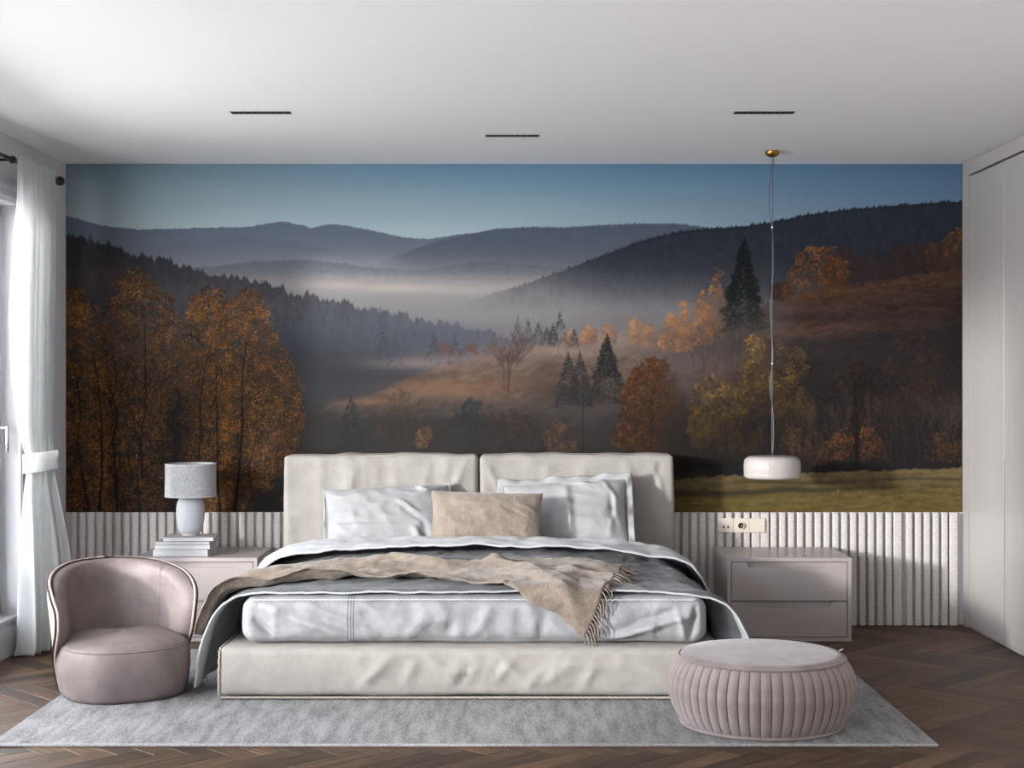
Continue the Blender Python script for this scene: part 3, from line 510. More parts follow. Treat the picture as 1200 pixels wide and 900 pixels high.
struct(boxes('floor_light_baffle', [(XL - TH - 1.7, XL - TH, -6.4, .4, -.16, -.04)], M['render']))          # unseen deck, parapet and slab added outside to even out the window light
struct(boxes('wall_light_baffle', [(XL - TH - 1.7, XL - TH - 1.58, -6.4, .4, -.04, .92)], M['render']))
struct(boxes('ceiling_light_baffle', [(XL - TH - 1.7, XL - TH, -6.4, .4, 2.86, 3.0)], M['render']))
floor = struct(boxes('floor', [(XL - TH, XR + .7, YB - TH, 0, -.1, -.016)], M['dark']))

# herringbone boards: every board in view is a piece of its own
PL, PW = .615, .1025
def plank_mesh():
    bm = bmesh.new(); bm_box(bm, .0006, PL - .0006, .0006, PW - .0006, -.015, 0)
    top = [e for e in bm.edges if all(v.co.z > -.001 for v in e.verts)]; bmesh.ops.bevel(bm, geom=top, offset=.0016, segments=1, affect='EDGES'); return bm_mesh('plank', bm)
pm = plank_mesh(); pm.materials.append(M['wood']); ca, sa = math.cos(-math.pi / 4), math.sin(-math.pi / 4); far = []
OX, OY = .04, -.12
for m_ in range(-14, 16):
    for i in range(-140, 140):
        for V in (0, 1):
            x, y = i * PW, i * PW + 2 * PL * m_
            if V: x, y = x + PW, y + PW
            ang = -math.pi / 4 + (math.pi / 2 if V else 0); cx, cy = (PL / 2, PW / 2) if not V else (-PW / 2, PL / 2)
            wx, wy = ca * (x + cx) - sa * (y + cy) + OX, sa * (x + cx) + ca * (y + cy) + OY
            px, py = ca * x - sa * y + OX, sa * x + ca * y + OY
            e = .27
            if not (XL - e < wx < XR + e and YB - .1 < wy < e): continue
            vis = wy > -3.75 and abs(wx) < (CAM_D + wy) * .3457 + .35 and not (-1.78 < wx < 1.4 and -2.75 < wy < -1.2) and not (-1.1 < wx < .9 and wy > -2.4)
            vis = vis and not (XL - .12 > wx or wx > XR + .15 or wy > .12)
            if vis: link('plank', pm, None, floor, (px, py, 0), (0, 0, ang))
            else: far.append((px, py, ang))
v = []; f = []; sd = []
for q, (px, py, ang) in enumerate(far):
    c, s = math.cos(ang), math.sin(ang); n0 = len(v)
    for a, b in ((.001, .001), (PL - .001, .001), (PL - .001, PW - .001), (.001, PW - .001)): v.append((px + c * a - s * b, py + s * a + c * b, 0))
    f.append((n0, n0 + 1, n0 + 2, n0 + 3)); sd += [(q * .6180339) % 1.0] * 4
me = mesh('plank_field', v, f, False); a = me.attributes.new('plank_seed', 'FLOAT', 'POINT'); a.data.foreach_set('value', sd); tag(link('plank_field', me, M['wood'], floor, (0, 0, -.001)), kind='stuff')

# side window: reveal, frame, sashes with handle, panes, sill
def side_window(name, ys):
    win = tag(bpy.data.objects.new(name, None), kind='structure'); COL.objects.link(win); win.location = (XL, 0, 0); Z0, Z1 = WIN_Z0, WIN_Z1
    Y0, Y1, nsash = ys[-1], ys[0], len(ys) - 1
    boxes('window_frame', [(-.16, -.10, Y0, Y1, Z0, Z0 + .05), (-.16, -.10, Y0, Y1, Z1 - .03, Z1), (-.16, -.10, Y1 - .045, Y1, Z0, Z1), (-.16, -.10, Y0, Y0 + .045, Z0, Z1)] + [(-.16, -.10, y - .03, y + .03, Z0, Z1) for y in ys[1:-1]], M['trim'], win)
    for q in range(nsash):
        a, b = ys[q + 1] + (.035 if q < nsash - 1 else .045), ys[q] - (.045 if q == 0 else .035); z0, z1 = Z0 + .05, Z1 - .03; w = .045
        s = boxes('sash', [(-.15, -.085, a, b, z0, z0 + w), (-.15, -.085, a, b, z1 - w, z1), (-.15, -.085, b - w, b, z0, z1), (-.15, -.085, a, a + w, z0, z1)], M['trim'], win)
        box('pane', -.125, -.117, a + w - .005, b - w + .005, z0 + w - .005, z1 - w + .005, M['glass'], s)
        bm = bmesh.new(); hy = b - .0225
        bm_box(bm, -.085, -.077, hy - .013, hy + .013, 1.13, 1.27, .003); bm_box(bm, -.085, -.035, hy - .008, hy + .008, 1.215, 1.231, .003); bm_box(bm, -.047, -.031, hy - .009, hy + .009, 1.085, 1.235, .006)
        link('handle', bm_mesh('handle', bm, True, 40), M['chrome'], s)
    box('sill', -.16, .02, Y0, Y1, Z0 - .02, Z0 + .004, M['trim'], win, .003)
    boxes('casing', [(0, .012, Y1, Y1 + .10, Z0, Z1 + .10), (0, .02, Y1 + .012, Y1 + .028, Z0, Z1 + .1), (0, .012, Y0 - .1, Y0, Z0, Z1 + .1), (0, .012, Y0, Y1, Z1, Z1 + .10), (0, .022, Y0, Y1 + .1, Z1 + .02, Z1 + .036), (0, .022, Y0, Y1 + .1, Z1 + .07, Z1 + .10)], M['trim'], win)
side_window('window_1', [WIN_Y1, -1.5, WIN_Y0]); side_window('window_added', [-6.2, -8.1, -10.0])  # the second one is added out of view to spread the light

# baseboard along the window wall (stops at the fluted panels)
pr = [(0, 0), (.016, 0), (.016, .115), (.012, .125), (.012, .135), (.006, .15), (0, .152)]; v = []; f = []
for y in (YB, -.036): v += [(XL + a, y, b) for a, b in pr]
n = len(pr)
for q in range(n): f.append((q, (q + 1) % n, n + (q + 1) % n, n + q))
f += [tuple(range(n - 1, -1, -1)), tuple(range(n, 2 * n))]
me = mesh('baseboard_left', v, f, False); struct(link('baseboard_left', me, M['trim']))

# ---------------------------------------------------------------- wall mural
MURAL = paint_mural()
def mural():
    C = MURAL; H, W = C.shape[:2]; x0, x1, z0, z1 = XL + .002, XR - .003, .684, CEIL - .002
    x = np.linspace(x0, x1, W); z = np.linspace(z1, z0, H); X, Z = np.meshgrid(x, z); co = np.stack([X, np.full_like(X, -.003), Z], -1).reshape(-1, 3)
    i = np.arange(H * W).reshape(H, W); f = np.stack([i[1:, :-1], i[1:, 1:], i[:-1, 1:], i[:-1, :-1]], -1).reshape(-1, 4)
    rim = np.concatenate([i[0, :-1], i[:-1, -1], i[-1, :0:-1], i[:0:-1, 0]]); b = np.arange(len(rim)) + H * W      # thin paper edge back to the wall
    co = np.vstack([co, co[rim] + np.array([0, .0025, 0])]); f = np.vstack([f, np.stack([rim, np.roll(rim, -1), np.roll(b, -1), b], -1)])
    me = bpy.data.meshes.new('wall_mural'); me.vertices.add(len(co)); me.vertices.foreach_set('co', co.ravel()); me.loops.add(f.size); me.loops.foreach_set('vertex_index', f.ravel().astype(np.int32))
    me.polygons.add(len(f)); me.polygons.foreach_set('loop_start', np.arange(0, f.size, 4, dtype=np.int32)); me.update(calc_edges=True)
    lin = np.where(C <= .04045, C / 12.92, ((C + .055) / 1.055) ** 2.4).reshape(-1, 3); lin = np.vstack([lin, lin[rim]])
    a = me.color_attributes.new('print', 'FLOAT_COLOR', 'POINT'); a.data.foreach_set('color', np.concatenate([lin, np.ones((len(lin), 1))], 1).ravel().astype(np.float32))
    m = bpy.data.materials.new('printed_wallpaper'); m.use_nodes = True; nt = m.node_tree; b_ = nt.nodes['Principled BSDF']; vc = nt.nodes.new('ShaderNodeVertexColor'); vc.layer_name = 'print'
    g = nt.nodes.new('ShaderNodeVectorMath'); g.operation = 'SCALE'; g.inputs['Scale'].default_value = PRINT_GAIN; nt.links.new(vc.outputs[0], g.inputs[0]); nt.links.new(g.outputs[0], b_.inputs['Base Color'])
    b_.inputs['Roughness'].default_value = .7; b_.inputs['Specular IOR Level'].default_value = .12
    return tag(link('wall_mural', me, m), 'wide printed wallpaper mural of misty autumn valley with forested hills', 'mural')
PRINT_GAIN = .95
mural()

# ---------------------------------------------------------------- fluted wall panels
PITCH = .0536
def rib_mesh(w):
    r = .008; dpt = .030; hw = w / 2 - .0085; P = [(-hw, 0)] + [(-hw + r - r * math.cos(a), dpt - r + r * math.sin(a)) for a in np.linspace(0, math.pi / 2, 5)] + [(hw - r + r * math.sin(a), dpt - r + r * math.cos(a)) for a in np.linspace(0, math.pi / 2, 5)] + [(hw, 0)]
    v = [(a, -b, 0) for a, b in P] + [(a, -b, .675) for a, b in P] + [(a * .93, -max(b - .004, 0), .682) for a, b in P]; n = len(P); f = []
    for l in range(2):
        for q in range(n - 1): f.append((l * n + q, l * n + q + 1, (l + 1) * n + q + 1, (l + 1) * n + q))
    f.append(tuple(2 * n + q for q in range(n))); me = mesh('rib', v, f); me.set_sharp_from_angle(angle=math.radians(50)); me.materials.append(M['flute']); return me
RM, RE = rib_mesh(PITCH), rib_mesh(PITCH + .014)
plab = {0: 'fluted felt wall panel behind the armchair, next to the curtain', 1: 'fluted felt wall panel between the table lamp and the headboard', 2: 'fluted wall panel hidden behind the left headboard cushion',
        3: 'fluted wall panel hidden behind the right headboard cushion', 4: 'fluted felt wall panel carrying the beige socket plate', 5: 'fluted felt wall panel behind the nightstand under the pendant', 6: 'narrow fluted felt wall panel touching the wardrobe frame'}
plab[2] = 'fluted felt wall panel behind the bed on the armchair side'; plab[3] = 'fluted felt wall panel behind the bed on the pendant side'
edges = [-2.711, -1.929, -1.071, -.213, .645, 1.503, 2.361, 2.70]
for q in range(7):
    x0, x1 = edges[q], edges[q + 1]; p = empty('fluted_panel', (x0, 0, 0), plab[q], 'wall panel', 'fluted panels along the wall behind the bed')
    box('backing', .0008, x1 - x0 - .0008, -.012, -.0005, .002, .683, M['flute'], p)
    n = int((x1 - x0 + .001) / PITCH)
    for j in range(n):
        xc = (x1 - x0) - PITCH * (j + .5)
        first, last = j == 0, j == n - 1 and abs(n * PITCH - (x1 - x0)) < .01
        link('rib', RE if (first or last) else RM, None, p, (xc + (.0 if first else 0.), -.0118, .002))

# ---------------------------------------------------------------- wardrobe along the right side
wr = empty('wardrobe', (XR, -3.0, 0), 'tall built-in greige wardrobe with flat floor to ceiling doors', 'wardrobe')
Y = lambda y: y + 3.0
boxes('carcass', [(.03, .60, Y(-6.3), Y(-.002), .0, CEIL - .004)], M['dark'], wr)
boxes('frame', [(.0, .03, Y(-.112), Y(-.004), .0, CEIL - .004), (.0, .03, Y(-6.3), Y(-.112), 2.715, CEIL - .004), (.012, .03, Y(-6.3), Y(-.112), 0, .012)], M['wardrobe'], wr)
y0 = -.120
for q in range(10):
    a, b = y0 - .612, y0; bm = bmesh.new()
    if q % 2 == 0: bm_box(bm, .006, .028, Y(a), Y(b), .014, 2.705, .0015, 1)
    else:                                              # finger pull cut into the lower part of this door's edge
        bm_box(bm, .006, .028, Y(a), Y(b - .022), .014, 2.705, .0015, 1); bm_box(bm, .006, .028, Y(b - .024), Y(b), 1.04, 2.705, .0015, 1)
    d = link('door', bm_mesh('door', bm), M['wardrobe'], wr)
    y0 = a - .004
# ---------------------------------------------------------------- rug
rug = empty('rug', (-.196, -1.965, 0), 'large pale grey woven rug under the bed and armchair', 'rug')
RW, RD = 1.914, 1.065
box('pile', -RW, RW, -RD, RD, .0005, .011, M['rug'], rug, .003, 2)
M['rug_edge'] = mat('rug_binding', (150, 147, 149), .95, (182, 179, 181), 120, bump=.5, bscale=300, spec=.1)
for n_, a in (('binding', (-RW, RW, -RD - .004, -RD + .006)), ('binding', (-RW, RW, RD - .006, RD + .004))): box(n_, a[0], a[1], a[2], a[3], .0005, .012, M['rug_edge'], rug, .003, 2)

# ---------------------------------------------------------------- bed
BX = -.194
bed = empty('bed', (BX, -1.13, 0.012), 'wide upholstered bed with low cream base and two headboard cushions', 'bed')
def base_disp(P, n):
    x, y, z = P.T; front = np.clip(-n[:, 1], 0, 1) ** 2; t = np.sin(np.clip(z / .24, 0, 1) * math.pi)
    w = ridge(x * 5.5 + z * 2.5, z * 4, 3.) * .012 * np.clip(1.3 - np.abs(x - .15) / .75, 0, 1) + ridge(x * 11 + 4 - z * 4, z * 6, 9.) * .007 * np.clip(1.1 - np.abs(x - .1) / .8, .1, 1) - .008 * np.clip(1 - np.abs(x) / .9, 0, 1)
    w = w + creases(x, z, [(-.06, .05, .0, .16, .012, -.016), (-.50, .06, -.36, .2, .02, .010), (.25, .04, .34, .15, .012, .010), (.72, .06, .98, .02, .02, -.006), (-.3, .07, -.25, .18, .018, .012), (.1, .06, .2, .2, .02, .010), (.5, .03, .58, .16, .015, .008), (.7, .2, 1.0, .07, .02, .007)])
    return front * t * w * 1.6 + .003 * fbm3(x * 5, y * 5, z * 5)
P, F = soft_box((-1.154, -1.072, 0.016), (1.154, 1.055, .235), (150, 40, 26), .028, (.006, .012, .0), base_disp); link('base', mesh('base', P, F), M['linen'], bed)
def lin_path(pts, n):
    p = np.array(pts, float); d = np.r_[0, np.cumsum(np.linalg.norm(np.diff(p, axis=0), axis=1))]; t = np.linspace(0, d[-1], n); return np.stack([np.interp(t, d, p[:, q]) for q in range(3)], 1)
def rope(pts, r=.0065, n=None):
    p = lin_path(pts, n or max(12, int(sum(np.linalg.norm(np.diff(np.array(pts, float), axis=0), axis=1)) / .012))); q = np.arange(len(p)); p = p + np.stack([.0018 * np.sin(q * 1.9), .0018 * np.cos(q * 2.3), .0018 * np.sin(q * 2.9)], 1); return p
for pts in ([(-1.15, -1.066, .010), (1.15, -1.066, .010)], [(-1.15, -1.07, .012), (-1.152, -1.072, .1), (-1.148, -1.068, .225)], [(1.15, -1.07, .012), (1.152, -1.072, .1), (1.148, -1.068, .225)], [(-1.152, -1.04, .228), (-1.152, 1.0, .228)], [(1.152, -1.04, .228), (1.152, 1.0, .228)]):
    tube_obj('seam', rope(pts), .006, M['linen_seam'], bed, 6)
v = [(-1.13, -1.083, .199), (1.13, -1.083, .199), (1.13, -1.0825, .2015), (-1.13, -1.0825, .2015)]
# headboard: two slip-covered cushions
for s, x0, x1 in ((-1, -1.146, -.008), (1, .008, 1.146)):
    def hb(P, n, s=s):
        x, y, z = P.T; front = np.clip(-n[:, 1], 0, 1) ** 2; top = np.clip((z - .35) / .7, 0, 1)
        r_ = ridge(x * 7 + s * 3, z * 1.3, 5. + s) * .011 * top + ridge(x * 4 + 2, z * 2.2 + x, 2.) * .006
        cr = [(-.72, .98, -.80, .66, .02, .016), (-.60, 1.0, -.62, .75, .015, .008), (-.30, .98, -.34, .7, .02, .010), (-.10, .95, -.16, .8, .02, .012), (-.5, 1.0, -.48, .72, .02, .008)] if s < 0 else [(.06, .95, .16, .75, .02, .012), (.42, 1.0, .38, .8, .018, .008), (.62, 1.0, .60, .78, .02, .010), (.86, 1., .92, .82, .02, .009), (1.06, .97, .98, .72, .02, -.014), (1.02, .98, 1.08, .80, .015, .012)]
        return front * 1.5 * (r_ + creases(x, z, cr)) + .004 * fbm3(x * 4, y * 4, z * 4) + np.clip(n[:, 2], 0, 1) * .006 * vnoise(x * 9, z * 0 + s, 2.)
    P, F = soft_box((x0, .835, .235), (x1, 1.058, 1.030), (60, 14, 46), .024, (.006, .012, .008), hb); h = link('headboard_cushion', mesh('headboard_cushion', P, F), M['linen'], bed)
    xe0, xe1 = x0 + .010, x1 - .010
    tube_obj('seam', rope([(xe0, .850, .26), (xe0 - .002, .846, .6), (xe0, .851, 1.012), (xe0 + .02, .852, 1.022), ((x0 + x1) / 2, .846, 1.026), (xe1 - .02, .852, 1.022), (xe1, .851, 1.012), (xe1 + .002, .846, .6), (xe1, .850, .26)]), .0055, M['linen_seam'], h, 6)
boxes('headboard_support', [(-1.1, 1.1, 1.074, 1.082, .0, .95)], M['linen_seam'], bed)

# mattress in its striped sheet
mt = empty('mattress', (BX + .02, -1.22, .2565), 'thick mattress in white sheet with triple grey stripes', 'mattress')
def mdisp(P, n):
    x, y, z = P.T; fr = np.clip(-n[:, 1], 0, 1) ** 2
    w = .010 * ridge(x * 3 + z * 5, z * 3 - x, 1.) + .005 * ridge(x * 9, z * 3 + 5, 4.) + .003 * fbm3(x * 14, z * 14, 2.)
    cr = [(-.98, .17, -.55, .02, .022, .020), (-.80, .19, -.40, .02, .018, .012), (-1.02, .1, -.92, .02, .02, -.020), (-.9, .14, -.75, .1, .018, -.01), (.62, .02, 1.00, .13, .016, .022), (.58, .03, .98, .17, .02, -.010), (1.00, .03, 1.03, .16, .014, -.02), (.94, .16, .98, .02, .014, .012), (-.12, .03, -.10, .12, .02, -.014), (.0, .04, .06, .15, .025, .010), (-.3, .04, -.2, .16, .03, .010), (.3, .02, .33, .14, .02, -.010)]
    return fr * (1.7 * (w + creases(x, z, cr)) - .010) + .004 * fbm3(x * 3, y * 3, z * 3)
P, F = soft_box((-1.085, -.885, 0), (1.080, .70, .212), (170, 60, 30), .06, (.012, .012, .01), mdisp); link('sheet_cover', mesh('sheet_cover', P, F), M['sheet'], mt)
tube_obj('piping', rope([(-1.03, -.888, .200), (-.5, -.900, .203), (0, -.903, .204), (.5, -.900, .203), (1.03, -.888, .200)]), .0035, M['white_cloth'], mt, 6)

# --- bed surface used by comforter and throw: a = distance across from the middle, b = distance along (foot edge at B0)
XC, B0 = -.185, -2.075
DR = np.array([(0, 0), (.06, .005), (.12, .018), (.175, .048), (.215, .105), (.245, .19), (.265, .27), (.28, .36), (.29, .43)]); DA = np.r_[0, np.cumsum(np.hypot(*np.diff(DR, axis=0).T))]; HALF = .975
def surf(a, b):
    a, b = np.broadcast_arrays(np.asarray(a, float), np.asarray(b, float)); e = np.clip(np.abs(a) - HALF, 0, DA[-1] + .3); sg = np.sign(a)
    xo = np.interp(e, DA, DR[:, 0]); dz = np.interp(e, DA, DR[:, 1]); t = np.clip(e / .4, 0, 1); y = np.maximum(b, B0)
    wav = t * (.022 * np.sin(y * 9 + sg * 1.3) + .014 * np.sin(y * 17 + 2 + sg)) + t * .05 * np.clip((-1.75 - y) / .3, 0, 1)
    kx = .92 + .08 * np.clip((-1.25 - y) / .75, 0, 1); x = XC + sg * (np.minimum(np.abs(a), HALF) * kx + xo + wav)
    top = .480 + .085 * np.clip((y - B0) / .95, 0, 1) ** .7 * (1 - .55 * np.clip(np.abs(a) / HALF, 0, 1) ** 2.5) + .008 * np.sin(a * 2.3 + 1) * np.cos(y * 3) - .008 * np.clip(np.abs(a) / HALF, 0, 1) ** 6
    top = top + .010 * vnoise(a * 2.2, y * 2.2, 7.)
    g = np.clip(B0 - b, 0, None); R_ = .03; ang = np.clip(g / R_, 0, math.pi / 2); yd = np.where(g < R_ * math.pi / 2, R_ * np.sin(ang), R_); zd = np.where(g < R_ * math.pi / 2, R_ * (1 - np.cos(ang)), R_ + g - R_ * math.pi / 2)
    z = np.maximum(top - dz - zd, .035)
    return np.stack([x, y - yd, z], -1)
def surf_n(a, b):
    h = .01; du = surf(a + h, b) - surf(a - h, b); dv = surf(a, b + h) - surf(a, b - h); n_ = np.cross(du, dv); return n_ / (np.linalg.norm(n_, axis=-1)[..., None] + 1e-9)
def comforter():
    na = 190; aw = HALF + DA[-1] + .01; a = np.linspace(-aw, aw, na); L1 = 1.08; crest = B0 + L1
    t = np.r_[np.linspace(0, L1, 70), L1 + np.linspace(.004, .06, 8), L1 + np.linspace(.07, .35, 22)]
    A, T = np.meshgrid(a, t, indexing='ij'); k = np.clip((T - L1) / .06, 0, 1); ang = k * math.pi; rr = .022
    back = np.clip(T - L1 - .06, 0, None); hem = .018 * vnoise(A * 2.1, 0 * A, 4.) + .01 * vnoise(A * 6, 0 * A, 5.)
    b = np.where(T <= L1, B0 + T, crest + rr * np.sin(ang) - back * (1 + hem * 4))
    foot = np.clip(1 - T / .3, 0, 1); b = b + foot * (.012 * vnoise(A * 3, 0 * A, 9.) + .0)
    off = .006 + np.where(T <= L1, 0, rr * (1 - np.cos(ang)) * 1.15)
    puff = .012 * np.exp(-((T - L1 - .03) / .1) ** 2) + .006 * foot
    wr_ = .007 * ridge(A * 3 + T * 1.5, T * 8 - A, 1.) + .005 * ridge(A * 7, T * 14, 5.) + .004 * fbm3(A * 10, T * 10, 3.)
    wr_ = wr_ + np.where(T > L1, .008 * np.abs(vnoise(A * 5, T * 3, 8.)), 0)
    P_ = surf(A, b) + surf_n(A, b) * (off + puff + wr_)[..., None]; P_[..., 2] = np.maximum(P_[..., 2], .03)
    v, f = grid(P_); o = link('comforter', mesh('comforter', v, f), [M['grey_cloth'], M['white_cloth']]); s = o.modifiers.new('thickness', 'SOLIDIFY'); s.thickness = .010; s.offset = 1.0; s.material_offset = 1; s.material_offset_rim = 1
    s.offset = -1.0
    return o
cf = comforter(); tag(cf, 'grey comforter with white lining folded back across the bed', 'comforter')

def throw():
    root = empty('throw_blanket', tuple(surf(np.array(-.1), np.array(-1.75)) + np.array([0, 0, .03])), 'beige wool throw with fringed end laid across the grey comforter', 'throw'); o = np.array(root.location)
    nu, nv = 170, 60; u = np.linspace(0, 1, nu); v = np.linspace(0, 1, nv); U, V = np.meshgrid(u, v, indexing='ij')
    bk = np.interp(U, [0, .15, .35, .6, .8, 1], [-1.62, -1.56, -1.50, -1.50, -1.47, -1.50]); fr = np.interp(U, [0, .12, .25, .42, .58, .72, .84, .93, 1], [-2.02, -2.01, -1.97, -1.93, -2.00, -2.06, -2.10, -2.17, -2.30])
    al = -HALF - .40 + .03 * V; ab = .78; af = .52
    A = al + (ab + (af - ab) * V ** 1.3 - al) * U; Bq = bk + (fr - bk) * V + .012 * vnoise(U * 9, V * 2, 3.)
    fold = .020 * np.clip(np.sin(V * 13 + U * 5 + 1.5 * vnoise(U * 4, V * 2, 1.)), 0, 1) * np.clip(1.15 - U, 0, 1) + .016 * ridge(U * 5 + V * 3, V * 3 - U, 6.) + .006 * fbm3(U * 20, V * 8, 2.) + .02 * np.exp(-((V - .98) / .05) ** 2) * np.clip(.6 + np.sin(U * 23) * .6, 0, 1) * (U < .8)
    fold = fold + creases(U, V, [(.40, .05, .60, .45, .03, .022), (.62, .10, .92, .75, .028, .024), (.70, .4, .97, .95, .03, .018), (.2, .1, .5, .2, .05, .02), (.1, .5, .45, .75, .06, .018)])
    sfc = surf(A, Bq); nr = surf_n(A, Bq); P_ = sfc + nr * (.020 + 1.5 * fold)[..., None] - o
    vv, f = grid(P_); c = link('cloth', mesh('cloth', vv, f), M['throw'], root); s = c.modifiers.new('thickness', 'SOLIDIFY'); s.thickness = .006; s.offset = 0
    rg = random.Random(4)
    for q in range(44):                                   # knotted tassels along the free end
        w = (q + .5) / 44; i = min(int(w * (nv - 1)), nv - 2); p0 = P_[-1, i] * (1 - (w * (nv - 1) - i)) + P_[-1, i + 1] * (w * (nv - 1) - i) + o
        d = P_[-1, i] - P_[-4, i]; d = d / np.linalg.norm(d); pts = [p0 - d * .004]; dirn = d + np.array([.25 * rg.uniform(-1, 1), .25 * rg.uniform(-1, .3) - .3 * w, 0]); pos = p0.copy(); L_ = rg.uniform(.075, .115)
        for t in range(7):
            dirn = dirn + np.array([rg.uniform(-.25, .25), rg.uniform(-.25, .2), -.12 - .35 * (w > .55)]); dirn /= np.linalg.norm(dirn); pos = pos + dirn * L_ / 7
            bb = pos[1]; za = surf(np.array(pos[0] - XC), np.array(max(bb, B0)))[2] + .012
            if bb > B0 - .02 and pos[2] < za: pos[2] = za + .003
            pts.append(pos.copy())
        tube_obj('tassel', np.array(pts) - o, np.linspace(.0036, .0030, len(pts)), M['throw'], root, 5)
throw()

# ---------------------------------------------------------------- pillows and cushion
def pillow(name, label, cat, w, h, t, loc, rx, ry, rz, m, flange=.0, seed=1., cr=(), group=None, amp=1., corner=.10):
    root = empty(name, loc, label, cat, group); root.rotation_euler = (rx, ry, rz); n1_, n2_ = 80, 60
    u = np.sin(np.linspace(-1, 1, n1_) * math.pi / 2 * .93) / math.sin(math.pi / 2 * .93); v = np.sin(np.linspace(-1, 1, n2_) * math.pi / 2 * .93) / math.sin(math.pi / 2 * .93); U, V = np.meshgrid(u, v, indexing='ij'); rows = []
    px = U * w / 2 * (1 - corner * .55 * (1 - V ** 2) * np.abs(U) ** 3 * -0.0) * (1 - .05 * np.abs(U) ** 4 * (1 - V ** 2)); pz = V * h / 2 * (1 - corner * (1 - U ** 2) * .0) * (1 - .06 * np.abs(V) ** 4 * (1 - U ** 2))
    th = t / 2 * (np.clip(1 - np.abs(U) ** 2.6, 0, 1) * np.clip(1 - np.abs(V) ** 2.6, 0, 1)) ** .55
    edge = np.clip(1 - np.maximum(np.abs(U), np.abs(V)) ** 8, 0, 1)
    wr_ = (.010 * ridge(U * 2.2 + V + seed, V * 1.6 - U * .6, seed) + .007 * ridge(U * 4 + seed, V * 3.5 + U, seed + 3) + .004 * fbm3(U * 7, V * 6, seed)) * amp * edge + creases(U, V, cr) * edge
    V1 = np.stack([px, -th - wr_, pz + h / 2], -1); V2 = np.stack([px, th, pz + h / 2], -1)
    a, fa = grid(V1); b, fb = grid(V2); k_ = len(a); vv = np.vstack([a, b]); ff = fa.tolist() + [tuple(np.array(q[::-1]) + k_) for q in fb]
    me = mesh(name, vv, ff); bm = bmesh.new(); bm.from_mesh(me); bmesh.ops.remove_doubles(bm, verts=bm.verts[:], dist=.0008); me2 = bm_mesh('cover', bm, True); link('cover', me2, m, root)
    if flange:                                            # flat sewn border all round
        per = []; N_ = 260
        for q in range(N_):
            s = q / N_ * 4; e = s % 1 * 2 - 1
            per.append(((e, -1), (1, e), (-e, 1), (-1, -e))[int(s)])
        per = np.array(per); inn = np.stack([per[:, 0] * w / 2 * .985, 0 * per[:, 0], per[:, 1] * h / 2 * .985 + h / 2], 1); out_ = np.stack([per[:, 0] * (w / 2 + flange), 0 * per[:, 0], per[:, 1] * (h / 2 + flange) + h / 2], 1)
        q = np.arange(N_); rows = np.stack([inn + (out_ - inn) * s for s in np.linspace(0, 1, 5)], 1); wv = (.016 * np.sin(q * .23 + seed) + .010 * np.sin(q * .51 + 1)) * min(1, flange / .03)
        for s in range(5): rows[:, s, 1] += wv * s / 4; rows[:, s, 2] += .012 * vnoise(q * .11, 0 * q, seed) * s / 4; rows[:, s, 2] = np.maximum(rows[:, s, 2], .002)
        vv, ff = grid(rows, True); fl = link('flange', mesh('flange', vv, ff), m, root); sm = fl.modifiers.new('thickness', 'SOLIDIFY'); sm.thickness = .004
    return root
R_ = math.radians
pillow('pillow', 'white cotton pillow nearer the table lamp, leaning on the headboard', 'pillow', .72, .44, .21, (-.69, -.665, .510), R_(-38), R_(-3), R_(4), M['pillow_cloth'], .008, 1.7,
       [(.15, .25, .55, -.35, .05, -.016), (.55, -.35, .62, -.9, .05, -.014), (.2, .3, .5, -.2, .04, .014), (-.75, -.2, -.3, -.32, .04, -.016), (.45, .95, .65, .6, .05, .024), (.5, .5, .95, .85, .06, .022), (.4, -.5, .5, -.95, .05, .02), (-.9, -.5, -.6, -.9, .05, .014)], 'white bed pillows')
pillow('pillow', 'white cotton pillow with ruffled border, nearer the pendant lamp', 'pillow', .72, .45, .22, (.305, -.645, .516), R_(-34), R_(-4), R_(-6), M['pillow_cloth'], .032, 4.2,
       [(.05, .6, .12, -.9, .05, .026), (-.1, .9, .5, .7, .05, .02), (.6, .9, .85, .2, .06, .022), (.75, .6, .8, -.6, .05, -.02), (.3, .85, .75, .95, .04, .018), (.85, .1, .7, -.8, .05, .016)], 'white bed pillows')
pillow('lumbar_cushion', 'small beige velvet cushion propped before the two white pillows', 'cushion', .625, .33, .15, (-.142, -.895, .565), R_(-26), R_(1.6), R_(2), M['beige_cushion'], 0, 7.7,
       [(.3, .3, .75, -.05, .05, -.012), (.35, -.5, .8, -.75, .05, -.014), (-.5, .5, .2, .4, .05, .008), (.5, .5, .95, .2, .06, .012)], None, .6)

